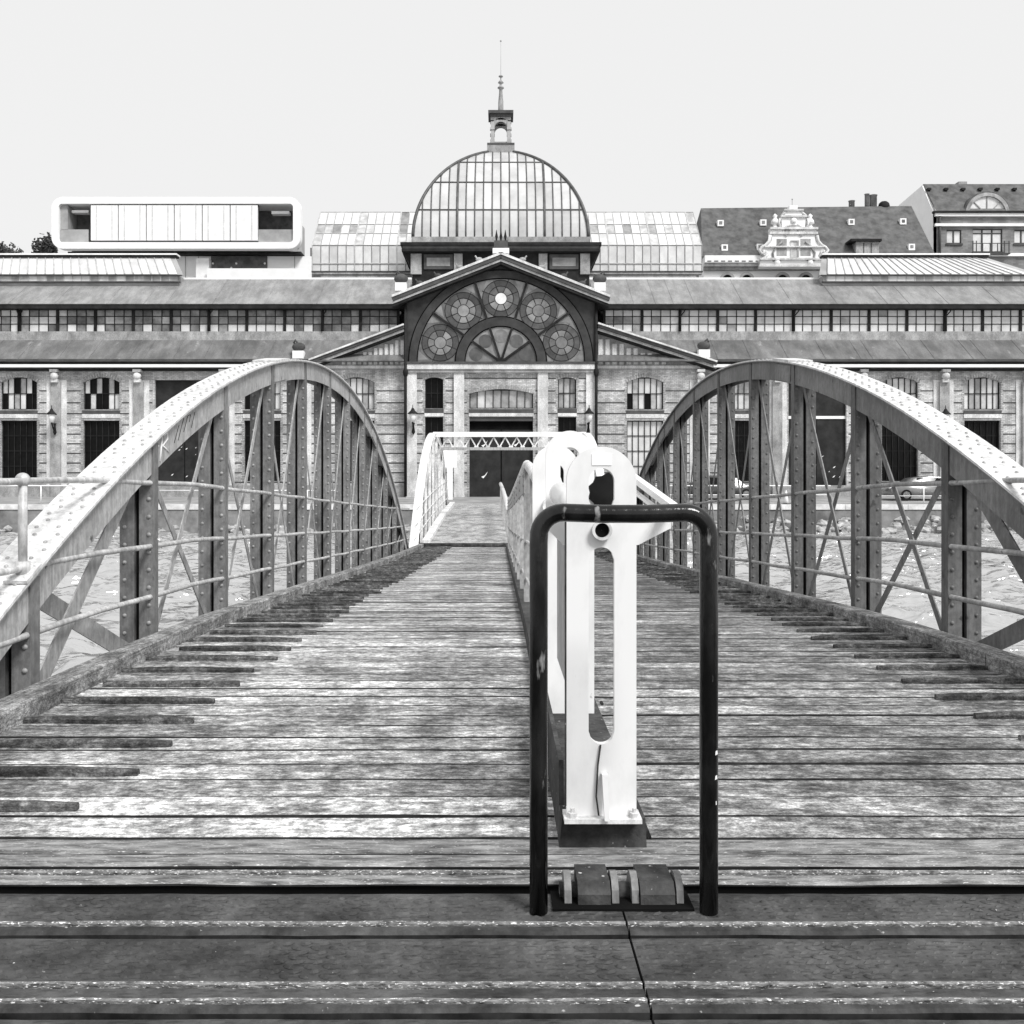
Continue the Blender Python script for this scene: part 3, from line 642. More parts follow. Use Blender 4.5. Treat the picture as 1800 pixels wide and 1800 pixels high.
for a in (998, 1081, 1116, 1194):
    x = fx(a, 3.06); q = MB(); vs = []
    for xx in (x - .011, x + .011):
        for i in range(12): th = 2*PI*i/12; vs.append((xx, 3.11 + .072*math.cos(th), zp - .004 + .072*math.sin(th)))
    q.add(vs, [tuple(range(12)), tuple(range(23, 11, -1))] + [(i, i+12, (i+1) % 12 + 12, (i+1) % 12) for i in range(12)]); obj('knuckle', q, 'steel', hg)
q = MB(); q.tube([(fx(985, 3.06), 3.11, zp + .005), (fx(1205, 3.06), 3.11, zp + .005)], .028, 12); obj('pin', q, 'iron', hg)

# ------------------------------------------------------------------ pontoon and steel threshold plates
pon = thing('pontoon', (0, -2, 0), None, None); pon['kind'] = 'structure'
q = MB(); q.box(-9, 9, -14, 1.2, -.6, E - 1.40); obj('hull', q, 'iron', pon)
q = MB(); q.box(-2.75, 3.57, 1.2, 3.9, E - 1.62, E - 1.41); obj('sill', q, 'black', pon)  # black slab painted as the shade below the threshold gaps
for a, b in ((-4.6, -2.77), (3.59, 5.4)):
    q = MB(); q.box(a, b, 1.2, 4.75, -.6, D(4.3) - .06); obj('shoulder', q, 'iron', pon)
def strip_obj(name, sa, sb, z0_, z1_, mat, top=.0, x0=-2.75, x1=3.57, seam=True, tilt=0, jit=.0025):
    for a, b in (((x0, .380), (.387, x1)) if seam else ((x0, x1),)):
        q = MB(); n = 26 if b - a > 3 else 13; vs = []; c = min(.008, (sb - sa)*.25)
        for i in range(n + 1):
            x = a + (b - a)*i/n; j = R.uniform(-jit, jit); h = R.uniform(-.0015, .0015)
            vs += [(x, sa + j, z0_), (x, sa + j, z1_ - c + h), (x, sa + c + j, z1_ + h), (x, sb - c, z1_ + tilt + h), (x, sb, z1_ + tilt - c + h), (x, sb, z0_)]
        q.add(vs, [(6*i+j, 6*i+6+j, 6*i+7+j, 6*i+j+1) for i in range(n) for j in range(5)] + [(0, 1, 2, 3, 4, 5), tuple(range(6*n+5, 6*n-1, -1))])
        o_ = obj(name, q, mat, pon)
        if name in ('threshold_bar', 'edge_bar'):            # joint faces painted dark as the shade between bars
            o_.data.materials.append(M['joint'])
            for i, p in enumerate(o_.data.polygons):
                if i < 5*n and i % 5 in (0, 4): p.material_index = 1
        if name == 'flap_plate' and sb - sa > .06:           # raised lozenges of the tread plate
            q = MB(); y = max(sa + .03, 1.9); row = 0
            while y < sb - .02:
                x = max(a, -1.9) + .02 + (.027 if row % 2 else 0)
                while x < min(b, 2.2) - .03:
                    an = rad(32 if row % 2 else -32) + R.uniform(-.08, .08); c_, s_ = math.cos(an), math.sin(an); zz = z1_ + tilt; P = []
                    for u, v, h in ((-.019, 0, 0), (-.007, -.007, 0), (.007, -.007, 0), (.019, 0, 0), (.007, .007, 0), (-.007, .007, 0), (-.008, 0, .006), (.008, 0, .006)): P.append((x + u*c_ - v*s_, y + u*s_ + v*c_, zz + h))
                    q.add(P, [(0, 1, 6), (1, 2, 7, 6), (2, 3, 7), (3, 4, 7), (4, 5, 6, 7), (5, 0, 6)]); x += .054
                y += .027; row += 1
            if q.v: obj('tread_studs', q, 'plate', o_, kind='stuff')
zd = E - 1.305
def sy(py, z=None): return ((E - (z or zd))*F)/(py - HY)
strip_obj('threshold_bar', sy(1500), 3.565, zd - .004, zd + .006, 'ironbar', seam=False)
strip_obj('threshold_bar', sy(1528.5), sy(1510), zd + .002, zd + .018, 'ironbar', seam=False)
strip_obj('worn_lip', sy(1538.5), sy(1534), zd - .002, zd + .012, 'ironlip', seam=False)
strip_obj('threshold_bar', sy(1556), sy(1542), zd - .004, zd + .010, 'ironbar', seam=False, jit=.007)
strip_obj('flap_plate', sy(1613), sy(1562), zd - .06, zd - .014, 'plate')
strip_obj('worn_lip', sy(1617.5), sy(1613.5), zd - .06, zd - .008, 'ironlip')
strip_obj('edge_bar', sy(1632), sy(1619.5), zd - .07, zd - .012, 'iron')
strip_obj('flap_plate', sy(1713), sy(1635), zd - .07, zd - .022, 'plate')
strip_obj('worn_lip', sy(1717.5), sy(1713.5), zd - .07, zd - .016, 'ironlip')
strip_obj('flap_plate', sy(1741), sy(1722), zd - .07, zd - .020, 'plate')
strip_obj('worn_lip', sy(1747.5), sy(1743.5), zd - .07, zd - .014, 'ironlip')
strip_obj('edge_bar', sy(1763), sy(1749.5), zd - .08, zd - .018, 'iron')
strip_obj('flap_plate', 1.2, sy(1767), zd - .08, zd - .032, 'plate')

# ------------------------------------------------------------------ fish auction hall
Y0 = 60.0
hall = thing('market_hall', (0, Y0, ZD), 'long pale brick market hall with glass dome and round-arched gable window', 'building')
X_ = lambda px: fx(px, Y0)
Z_ = lambda py: fz(py, Y0)
def wall_mesh(x0, x1, z0, z1, ops, y, t):
    q = MB(); xs = sorted({x0, x1, *[v for o in ops for v in o[:2]]}); zs = sorted({z0, z1, *[v for o in ops for v in o[2:4]]})
    for i in range(len(xs)-1):
        for j in range(len(zs)-1):
            cx, cz = (xs[i]+xs[i+1])/2, (zs[j]+zs[j+1])/2
            if not any(o[0] < cx < o[1] and o[2] < cz < o[3] for o in ops):
                q.poly([(xs[i], y, zs[j]), (xs[i+1], y, zs[j]), (xs[i+1], y, zs[j+1]), (xs[i], y, zs[j+1])])
    for a, b, c, d_ in [o[:4] for o in ops]:
        q.poly([(a, y, c), (a, y, d_), (a, y+t, d_), (a, y+t, c)]); q.poly([(b, y, c), (b, y+t, c), (b, y+t, d_), (b, y, d_)])
        q.poly([(a, y, d_), (b, y, d_), (b, y+t, d_), (a, y+t, d_)]); q.poly([(a, y, c), (a, y+t, c), (b, y+t, c), (b, y, c)])
    return q
def arch_z(x, xa, xb, zb, rise):                          # segmental arch height at x
    w = (xb - xa)/2; r = (w*w + rise*rise)/(2*rise); return zb - r + math.sqrt(max(r*r - (x - (xa+xb)/2)**2, 0))
def spandrel(q, xa, xb, zb, rise, y, t, n=10):
    for i in range(n):
        x0, x1 = xa + (xb-xa)*i/n, xa + (xb-xa)*(i+1)/n
        q.prism([(x0, y, arch_z(x0, xa, xb, zb, rise)), (x1, y, arch_z(x1, xa, xb, zb, rise)), (x1, y, zb + .002), (x0, y, zb + .002)], (0, t, 0))
def bands(q, x0, x1, ops, zlist, y, h=.075, proud=.012):
    for z in zlist:
        segs = [(x0, x1)]
        for o in ops:
            if o[2] - .02 < z < o[3] + .02:
                new = []
                for a, b in segs:
                    if o[1] + .14 <= a or o[0] - .14 >= b: new.append((a, b)); continue
                    if a < o[0] - .14: new.append((a, o[0] - .14))
                    if b > o[1] + .14: new.append((o[1] + .14, b))
                segs = new
        for a, b in segs:
            if b - a > .1: q.box(a, b, y - proud, y + .01, z - h/2, z + h/2)
def edging(q, xa, xb, z0, z1, y):                         # toothed brick edging up both jambs
    z = z0; k = 0
    while z < z1:
        L = .17 if k % 2 else .10
        q.box(xa - L, xa, y - .022, y + .01, z, z + .075); q.box(xb, xb + L, y - .022, y + .01, z, z + .075); z += .145; k += 1
def voussoirs(q, xa, xb, zb, rise, y):
    w = (xb-xa)/2; r = (w*w + rise*rise)/(2*rise); n = int((xb-xa)/.15)
    for i in range(n + 1):
        x = xa + (xb-xa)*i/n; z = arch_z(x, xa, xb, zb, rise); dr = Vector((x - (xa+xb)/2, 0, z - (zb - r))).normalized()
        q.beam(Vector((x, y - .005, z)) , Vector((x, y - .005, z)) + dr*(.27 if i % 2 else .2), .07, .034, (0, 1, 0))
ncols = 6
def window(xa, xb, za, zb, cols, rows, y, choose, single=None):
    q = MB(); fw = .06; q.box(xa, xa+fw, y, y+.08, za, zb); q.box(xb-fw, xb, y, y+.08, za, zb); q.box(xa+fw, xb-fw, y, y+.08, za, za+fw); q.box(xa+fw, xb-fw, y, y+.08, zb-fw, zb)
    for i in range(1, cols): x = xa + (xb-xa)*i/cols; q.box(x-.02, x+.02, y+.004, y+.06, za+fw, zb-fw)
    for j in range(1, rows): z = za + (zb-za)*j/rows; q.box(xa+fw, xb-fw, y+.0, y+.058, z-.02, z+.02)
    wd = obj('window', q, 'timber', hall)
    if single:
        p = MB(); p.box(xa+.01, xb-.01, y+.065, y+.075, za+.01, zb-.01); obj('pane', p, single, wd); return wd
    for i in range(cols):
        for j in range(rows):
            x0, x1 = xa + (xb-xa)*i/cols, xa + (xb-xa)*(i+1)/cols; z0_, z1_ = za + (zb-za)*j/rows, za + (zb-za)*(j+1)/rows
            p = MB(); tl_ = R.uniform(-.01, .01); p.box(x0+.012, x1-.012, y+.066+tl_*.3, y+.074+tl_*.3, z0_+.012, z1_-.012)
            obj('pane', p, choose(i, j), wd)
    return wd
# wing walls
zt_w, zu1, zu0, zl1, zl0 = Z_(650), Z_(663), Z_(720), Z_(739), Z_(846)
W2 = 32.0 * Y0/F
def chooser(kind):
    def f(i, j):
        r = R.random()
        if kind == 'dark': return 'p_dark' if r < .62 else ('p_pale' if r < .88 else 'p_grey')
        if kind == 'mix': return 'p_dark' if r < .25 else ('p_pale' if r < .62 else 'p_grey')
        if kind == 'grey': return 'p_grey' if r < .75 else 'p_pale'
        return 'p_mid'
    return f
centres = [-257, -112, 33, 178, 461, 626, 1134, 1299, 1582, 1727, 1872, 2017]
kinds = dict(zip(centres, ['mix', 'mix', 'dark', 'mix', 'mix', 'grey', 'mix', 'grey', 'grey', 'grey', 'grey', 'grey']))
for side, (xa, xb) in enumerate(((X_(-420), X_(712)), (X_(1048), X_(2180)))):
    cs = [c for c in centres if (c < 880) == (side == 0)]
    ops = []; sp = MB(); ed = MB(); tm = MB()
    for c in cs:
        a, b = X_(c) - W2, X_(c) + W2
        ops += [(a, b, zu0, zu1), (a, b, zl0, zl1)]
        spandrel(sp, a, b, zu1, .32, Y0 + .003, .3)
        edging(ed, a, b, zu0 - .1, zu1 - .32, Y0); edging(ed, a, b, zl0, zl1, Y0); voussoirs(ed, a, b, zu1, .32, Y0)
        obj('sill_band', MB().box(a - .04, b + .04, Y0 - .05, Y0 + .1, Z_(727.5), Z_(721.5)), 'timber2', hall)
        obj('lintel', MB().box(a - .05, b + .05, Y0 - .06, Y0 + .1, Z_(735), Z_(728)), 'stone', hall)
    dc = 323 if side == 0 else 1437
    da, db = X_(dc - 51), X_(dc + 51); ops.append((da, db, ZD - .3, Z_(668)))
    obj('wall', wall_mesh(xa, xb, ZD - .4, zt_w, ops, Y0, .35), 'brick', hall)
    obj('arch_infill', sp, 'brick', hall)
    obj('brick_edging', ed, 'stoned', hall, kind='stuff')
    q = MB(); bands(q, xa, xb, ops, [Z_(py) for py in (687, 708, 727, 747, 763, 780, 797, 814, 831, 848)], Y0); obj('brick_courses', q, 'band', hall, kind='stuff')
    q = MB(); q.box(xa, xb, Y0 - .06, Y0 + .01, ZD - .3, Z_(853)); obj('plinth', q, 'stoned', hall)
    for c in cs:
        a, b = X_(c) - W2, X_(c) + W2
        window(a, b, zu0, zu1, 6, 2, Y0 + .18, chooser(kinds[c]))
        window(a, b, zl0, zl1, 6, 4, Y0 + .20, None, single='p_pale' if c == 1134 else 'p_dark')
    # wagon door
    q = MB(); q.box(da, db, Y0 + .2, Y0 + .3, ZD - .3, Z_(668)); dr_ = obj('door', q, 'door', hall)
    q = MB(); q.box((da+db)/2 - .02, (da+db)/2 + .02, Y0 + .185, Y0 + .2, ZD, Z_(737)); obj('seam', q, 'black', dr_)
    q = MB(); q.box(da, db, Y0 + .14, Y0 + .2, Z_(736), Z_(731)); obj('transom', q, 'trimw' if side else 'timber2', dr_)
    for k in range(9):
        q = MB(); u = R.uniform(.1, .9); v = R.uniform(.15, .5); x, z = da + (db-da)*u, ZD + 6.5*v; g = R.uniform(.04, .11)
        q.prism([(x, Y0 + .185, z), (x + g, Y0 + .185, z + g*.3), (x + g*1.7, Y0 + .185, z + g*1.3), (x + g*.6, Y0 + .185, z + g*.8)], (0, .014, 0)); obj('poster_scrap', q, 'trimw', dr_)
    # pilasters with stone brackets
    for c in ((-190, -45, 100, 245, 395, 530) if side == 0 else (1230, 1365, 1515, 1658, 1803, 1948)):
        q = MB(); q.box(X_(c) - .62, X_(c) + .62, Y0 - .05, Y0 + .01, ZD - .2, Z_(668)); pl = obj('pilaster', q, 'stone', hall)
        q = MB(); q.box(X_(c) - .3, X_(c) + .3, Y0 - .22, Y0 - .051, ZD - .2, Z_(672)); obj('shaft', q, 'stoned', pl)
        q = MB(); x = X_(c); q.box(x - .24, x + .24, Y0 - .5, Y0 - .06, Z_(655), Z_(650.5)); q.sphere((x, Y0 - .36, Z_(662)), .26, 10, 6, 1, .8, .9); q.box(x - .2, x + .2, Y0 - .4, Y0 - .23, Z_(673), Z_(667)); obj('bracket', q, 'stone', pl)
    # cornice and gutter under the lower roof
    wxa, wxb = xa, xb
    xa, xb = (xa, X_(552)) if side == 0 else (X_(1250), xb)
    q = MB(); q.box(xa, xb, Y0 - .3, Y0 + .1, Z_(652.5), Z_(648)); q.box(xa, xb, Y0 - .62, Y0 - .1, Z_(642.5), Z_(638)); obj('cornice', q, 'timber', hall)
    q = MB(); q.box(xa, xb, Y0 - .7, Y0 - .05, Z_(647.7), Z_(642.8)); obj('cornice_band', q, 'trimw', hall)
    q = MB(); q.box(xa, xb, Y0 - .8, Y0 - .15, Z_(637.8), Z_(634)); obj('gutter', q, 'timber2', hall)
    xa, xb = wxa, wxb
    # lower roof
    ya, yb = Y0 - .75, 61.6; za_, zb_ = fz(634, ya), fz(596, yb)
    q = MB(); q.prism([(xa, ya, za_), (xa, yb, zb_), (xa, yb, zb_ - .25), (xa, ya + .1, za_ - .06)], (xb - xa, 0, 0)); obj('roof', q, 'roof', hall)
    q = MB(); x = xa
    while x < xb: q.beam((x, ya, za_ + .012), (x, yb, zb_ + .012), .022, .022, (0, -1, 1)); x += R.uniform(.7, 2.6)
    obj('roof_seams', q, 'roof', hall, kind='stuff')
    # clerestory
    yc = 61.6; zc0, zc1 = fz(583, yc), fz(543, yc)
    q = MB(); q.box(xa, xb, yc - .12, yc + .3, fz(596, yc) - .2, zc0); obj('ledge', q, 'stoned', hall)
    bay = 66.5*yc/F; edge = fx(700, yc) if side == 0 else fx(1062, yc); sg = -1 if side == 0 else 1
    cw = obj('clerestory_wall', MB().box(*sorted((edge + sg*bay*12, edge + sg*200*.12 + sg*20)), yc, yc + .3, zc0, zc1), 'timber2', hall)
    q = MB(); cols = 4; rows = 3
    for b in range(13): x = edge + sg*bay*b; q.box(x - .09, x + .09, yc - .06, yc + .1, zc0, zc1)
    a, b = sorted((edge, edge + sg*bay*12))
    for j in range(1, rows): z = zc0 + (zc1-zc0)*j/rows; q.box(a, b, yc - .012, yc + .05, z - .022, z + .022)
    for i in range(12*cols):
        if i % cols: x = edge + sg*bay*i/cols; q.box(x - .022, x + .022, yc - .01, yc + .048, zc0, zc1)
    obj('glazing_bars', q, 'timber', hall)
    pw_, ph_ = bay/cols - .03, (zc1-zc0)/rows - .03
    pm = {m_: mesh('clerestory_pane', MB().box(-pw_/2, pw_/2, 0, .01, -ph_/2, ph_/2), m_) for m_ in ('p_mid', 'p_pale', 'p_grey', 'p_dark')}
    for i in range(12*cols):
        for j in range(rows):
            r = R.random(); bi = i//cols  # pane tones stand in for sky reflections
            if side == 0:
                m_ = ('p_pale' if r < .5 else 'p_mid') if j == 0 else ('p_mid' if r < .93 else 'p_grey')
                if bi >= 9 and r < .6: m_ = 'p_pale'
            else:
                pal = .3 + .09*bi
                m_ = ('p_pale' if r < .85 else 'p_grey') if j == 0 else ('p_pale' if r < pal else ('p_grey' if r < pal + .5 else 'p_mid'))
            inst('clerestory_pane', pm[m_], hall, (edge + sg*bay*(i+.5)/cols, yc + .03 + R.uniform(-.004, .004), zc0 + (zc1-zc0)*(j+.5)/rows), (R.uniform(-.02, .02), 0, R.uniform(-.02, .02)))
    # iron brackets in front of the clerestory
    for b in ((2, 5, 10) if side == 0 else (2, 5, 9)):
        x = edge + sg*bay*b; q = MB(); q.tube([(x, yc - .2, zc0), (x, yc - .2, zc1 - .35), (x, yc - .5, zc1 - .02)], .06, 8); q.tube([(x, yc - .2, zc1 - .5), (x + .25, yc - .25, zc1 - .2), (x + .3, yc - .3, zc1 - .02)], .04, 6); obj('iron_bracket', q, 'timber', hall)
    # upper roof with dark eaves
    ya, yb = 60.9, 64.4; za_, zb_ = fz(534, ya), fz(491, yb)
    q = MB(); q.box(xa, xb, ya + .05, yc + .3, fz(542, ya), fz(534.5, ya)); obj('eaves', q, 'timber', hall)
    q = MB(); q.prism([(xa, ya, za_), (xa, yb, zb_), (xa, yb, zb_ - .3), (xa, ya + .1, za_ - .05)], (xb - xa, 0, 0)); obj('roof', q, 'roof2', hall)
    q = MB(); x = xa
    while x < xb: q.beam((x, ya, za_ + .012), (x, yb, zb_ + .012), .02, .02, (0, -1, 1)); x += R.uniform(.9, 3.4)
    obj('roof_seams', q, 'roof2', hall, kind='stuff')
    q = MB(); q.box(xa, xb, yb, yb + .25, zb_ - .3, zb_ + .12); obj('ridge_trim', q, 'trimw', hall)
    q = MB(); q.box(xa, xb, yb + .3, 78, ZD, zb_ - .35); obj('nave_roof', q, 'roof', hall)
    # end skylight monitor
    ym = 63.3
    ra, rb_ = (fx(-430, ym), fx(296, ym)) if side == 0 else (fx(1457, ym), fx(1752, ym))
    ba, bb_ = (fx(-430, ym), fx(322, ym)) if side == 0 else (fx(1440, ym), fx(1830, ym))
    zt_, zm_, zb2 = fz(452, ym + 1.4), fz(482, ym), fz(496, ym)
    q = MB(); q.prism([(ra, ym + 1.4, zt_ - .03), (rb_, ym + 1.4, zt_ - .03), (bb_, ym, zm_ - .04), (ba, ym, zm_ - .04)], (0, .02, -.05)); q.box(ba + .3, bb_ - .3, ym + .15, ym + 2.6, zb2 - .3, zm_ - .06); 
    mon = obj('skylight_monitor', q, 'plasterg', hall)
    q = MB(); q.box(ra, rb_ + .1, ym + 1.2, ym + 1.8, zt_ - .02, zt_ + .08); obj('ridge_cap', q, 'timber', mon)
    q = MB(); q.box(ra - .05, rb_ + .15, ym + 1.15, ym + 1.9, zt_ + .102, zt_ + .2); obj('ridge_top', q, 'trimw', mon)
    q = MB(); q.box(ba + .2, bb_ - .2, ym - .05, ym + .14, zb2 - .02, zb2 + .06); q.box(ba + .1, bb_ - .1, ym - .08, ym + .1, zm_ - .1, zm_ - .045); obj('sill', q, 'timber2', mon)
    stp = 15.5*ym/F; k = 0; x = ba + .55 if side else max(ba + .55, bb_ - .35 - 26*15.5*ym/F)
    while x + stp < bb_ - .3 and k < 27:
        f_ = (rb_ - ra)/(bb_ - ba); t0, t1 = ra + (x - ba)*f_, ra + (x + stp - ba)*f_
        p = MB(); p.prism([(x + .03, ym - .02, zm_), (x + stp - .03, ym - .02, zm_), (t1 - .03, ym + 1.4, zt_), (t0 + .03, ym + 1.4, zt_)], (0, .012, -.012)); obj('skylight_pane', p, 'p_pale' , mon)
        p = MB(); p.box(x + .04, x + stp - .04, ym + .1, ym + .145, zb2 + .06, zm_ - .1); obj('skylight_pane', p, 'p_grey' if R.random() < .6 else 'p_pale', mon)
        q = MB(); q.beam((x, ym - .06, zm_ + .0), (t0, ym + 1.4, zt_ + .04), .06, .07, (0, -1, 1)); q.box(x - .04, x + .04, ym + .08, ym + .16, zb2, zm_); obj('glazing_rib', q, 'mullp' if (x < 0) == (side == 0) else 'mullp', mon)
        x += stp; k += 1
    # low side gable of the centre block (raking roof)
    c1, c2 = ((711, 572), (545, 634)) if side == 0 else ((1050, 570), (1258, 637))
    yg = Y0 - .35
    P0, P1 = Vector((fx(c2[0], yg), yg, fz(c2[1], yg))), Vector((fx(c1[0], yg), yg, fz(c1[1], yg)))
    q = MB(); q.prism([P0, P1, P1 - Vector((0, 0, 3)), P0 - Vector((0, 0, .7)), P0 - Vector((0, 0, .0))][:3] + [Vector((P0.x, yg, P1.z - 3))], (0, .3, 0)) if False else None
    zb_g = Z_(650)
    q = MB(); q.prism([(P0.x + (.6 if side == 0 else -.6), Y0 - .06, zb_g), (P1.x, Y0 - .06, zb_g), (P1.x, Y0 - .06, P1.z - .25), (P0.x + (.6 if side == 0 else -.6), Y0 - .06, P0.z - .05)], (0, .3, 0)); obj('side_gable', q, 'stoned', hall)
    q = MB(); xx0, xx1 = sorted((P0.x + (1.2 if side == 0 else -1.2), P1.x)); nb = 7
    for k in range(nb):                                    # corbel table under the rake
        x = xx0 + (xx1-xx0)*(k+.5)/nb; tt = abs(x - P0.x)/abs(P1.x - P0.x); zt2 = P0.z + (P1.z-P0.z)*tt - .75; w = (xx1-xx0)/nb*.5
        if zt2 - Z_(640) > .2:
            for u in (-.25, .25): q.box(x + u*w*2 - w*.30, x + u*w*2 + w*.30, Y0 - .13, Y0 - .058, Z_(641), zt2)
    obj('raised_panels', q, 'stone', hall, kind='stuff')
    q = MB(); q.box(xx0 - .6, xx1 + .3, Y0 - .14, Y0 - .058, Z_(648), Z_(643)); obj('string_course', q, 'stone', hall)
    for dz, w, dep, m_ in ((0, .10, 1.2, 'stone'), (-.14, .17, 1.0, 'timber2'), (-.34, .16, .8, 'stoned'), (-.48, .10, .6, 'timber')):
        q = MB(); q.beam(P0 + Vector((0, -.5 + dep/2 + (1.2-dep)/2, dz)), P1 + Vector((0, -.5 + dep/2 + (1.2-dep)/2, dz)), w, dep, (0, 1, 0)); obj('raking_cornice', q, m_, hall)
    # urn-like scroll ornaments
    for (ux, uy, r_, yy) in (((525, 610, .36, yg), (705, 490, .38, 59)) if side == 0 else ((1237, 608, .36, yg), (1054, 490, .38, 59))):
        x, z = fx(ux, yy), fz(uy, yy); q = MB(); q.sphere((x, yy, z), r_, 10, 6, 1.15, .8, .8); q.tube([(x, yy, z + r_*.5), (x + .22*sg, yy, z + r_*1.2), (x + .3*sg, yy, z + r_*.6)], .07, 6); q.tube([(x, yy, z - r_*.6), (x - .3*sg, yy, z - r_*.2), (x - .34*sg, yy, z + r_*.4)], .06, 6)
        sc_ = obj('scroll_ornament', q, 'timber2', hall)
        q = MB(); q.box(x - .34, x + .34, yy - .25, yy + .3, z - r_*1.5 - .2, z - r_*.72); obj('pedestal', q, 'trimw', sc_)
    # downpipe beside the gable
    px_ = 713 if side == 0 else 1048
    q = MB(); x = fx(px_, 59.4); q.tube([(x, 59.35, fz(530, 59.4)), (x, 59.35, ZD)], .09, 8); q.sphere((x, 59.35, fz(655, 59.4)), .16, 8, 6, 1, 1, 2); obj('downpipe', q, 'timber', hall)

# ---- centre block: portal wall, gable, fan window
YP = 59.7
XP = lambda px: fx(px, YP)
ZP = lambda py: fz(py, YP)
CX = XP(880.5)
xa, xb = XP(714), XP(1047)
ops = []; sp = MB(); ed = MB()
nw = [(747, 779), (981, 1013)]
for a, b in nw:
    ops += [(XP(a), XP(b), ZP(718), ZP(663)), (XP(a), XP(b), ZP(850), ZP(733))]
    spandrel(sp, XP(a), XP(b), ZP(663), .14, YP + .003, .3); edging(ed, XP(a), XP(b), ZP(718), ZP(668), YP); edging(ed, XP(a), XP(b), ZP(850), ZP(733), YP); voussoirs(ed, XP(a), XP(b), ZP(663), .14, YP)
ops += [(XP(825), XP(937), ZP(718), ZP(684)), (XP(825), XP(937), ZD - .3, ZP(733))]
spandrel(sp, XP(825), XP(937), ZP(684), .28, YP + .003, .3, 16); edging(ed, XP(825), XP(937), ZP(718), ZP(693), YP); edging(ed, XP(825), XP(937), ZD, ZP(733), YP); voussoirs(ed, XP(825), XP(937), ZP(684), .28, YP)
obj('portal_wall', wall_mesh(xa, xb, ZD - .4, ZP(640), ops, YP, .4), 'brick', hall)
obj('arch_infill', sp, 'brick', hall); obj('brick_edging', ed, 'stoned', hall, kind='stuff')
q = MB(); bands(q, xa, xb, ops, [ZP(py) for py in (665, 687, 708, 727, 747, 763, 780, 797, 814, 831, 848)], YP); obj('brick_courses', q, 'band', hall, kind='stuff')
for a, b in ((714, 733), (798, 816), (945, 963), (1030, 1047)):
    q = MB(); q.box(XP(a), XP(b), YP - .16, YP - .001, ZD - .2, ZP(655)); obj('pilaster', q, 'stone', hall)
q = MB(); q.box(xa - .1, xb + .1, YP - .34, YP - .0, ZP(650), ZP(641)); obj('cornice', q, 'stone', hall)
q = MB(); q.box(xa - .1, xb + .1, YP - .26, YP - .001, ZP(655.5), ZP(650.2)); obj('frieze', q, 'stoned', hall)
q = MB(); q.box(xa - .1, xb + .1, YP - .4, YP - .0, ZP(640.8), ZP(637)); obj('gable_sill', q, 'timber2', hall)
for (a, b), kd in zip(nw, ('p_dark', None)):
    window(XP(a), XP(b), ZP(718), ZP(663), 3, 2, YP + .2, chooser('mix') if kd is None else (lambda i, j: 'p_dark' if R.random() < .85 else 'p_mid'))
    window(XP(a), XP(b), ZP(850), ZP(733), 3, 4, YP + .2, None, single='p_dark')
    q = MB(); q.box(XP(a) - .03, XP(b) + .03, YP - .03, YP + .2, ZP(726), ZP(718.5)); obj('sill_band', q, 'timber2', hall)
    q = MB(); q.box(XP(a) - .03, XP(b) + .03, YP - .05, YP + .2, ZP(732), ZP(726.3)); obj('lintel', q, 'stone', hall)
window(XP(825), XP(937), ZP(718), ZP(684), 8, 1, YP + .2, lambda i, j: 'p_pale' if i == 1 else 'p_grey')
q = MB(); q.box(XP(824), XP(938), YP - .02, YP + .3, ZP(726), ZP(719)); obj('transom', q, 'timber2', hall)
q = MB(); q.box(XP(824), XP(938), YP - .06, YP + .3, ZP(732), ZP(726.3)); obj('lintel', q, 'stone', hall)
q = MB(); q.box(XP(825), XP(937), YP + .05, YP + .3, ZP(740), ZP(733)); obj('roller_box', q, 'timber2', hall)
q = MB(); q.box(XP(825), XP(937), YP + .32, YP + .4, ZP(757), ZP(739)); obj('door_head', q, 'black', hall)
q = MB(); q.box(XP(825), XP(880), YP + .26, YP + .34, ZD - .1, ZP(755)); dl = obj('door_leaf', q, 'door', hall)
q = MB(); q.box(XP(882), XP(937), YP + .26, YP + .34, ZD - .1, ZP(755)); dr2 = obj('door_leaf', q, 'door', hall)
for leaf, px0, py0 in ((dl, 851, 838), (dr2, 908, 782), (dl, 851, 783)):
    q = MB(); x, z = XP(px0), ZP(py0); q.prism([(x - .18, YP + .248, z), (x - .05, YP + .248, z - .1), (x + .12, YP + .248, z + .12), (x + .22, YP + .248, z + .32), (x + .02, YP + .248, z + .08)], (0, .01, 0)); obj('paint_splash', q, 'trimw', leaf)

YG = 59.45
GX = lambda px: fx(px, YG)
GZ = lambda py: fz(py, YG)
pxm = YG/F; gx, gz = GX(880.5), GZ(637)
q = MB(); q.prism([(GX(712), YG, gz), (GX(1049), YG, gz), (GX(1049), YG, GZ(518)), (gx, YG, GZ(452)), (GX(712), YG, GZ(518))], (0, .25, 0)); gb = obj('gable_wall', q, 'gable', hall)
fan = obj('fan_window', MB().ring(gx, gz, 148*pxm, 161*pxm, 0, PI, YG - .10, YG + .02, 48), 'gable', hall)
obj('outer_ring', MB().ring(gx, gz, 161.2*pxm, 163*pxm, 0, PI, YG - .06, YG + .02, 48), 'black', fan)
obj('inner_ring', MB().ring(gx, gz, 64*pxm, 79*pxm, 0, PI, YG - .12, YG + .02, 40), 'gable', fan)
obj('ring_bead', MB().ring(gx, gz, 79.1*pxm, 80.8*pxm, 0, PI, YG - .09, YG + .02, 40), 'black', fan)
obj('ring_bead', MB().ring(gx, gz, 62.2*pxm, 63.9*pxm, 0, PI, YG - .09, YG + .02, 40), 'black', fan)
obj('ring_bead', MB().ring(gx, gz, 146.4*pxm, 147.9*pxm, 0, PI, YG - .08, YG + .02, 48), 'black', fan)
q = MB()
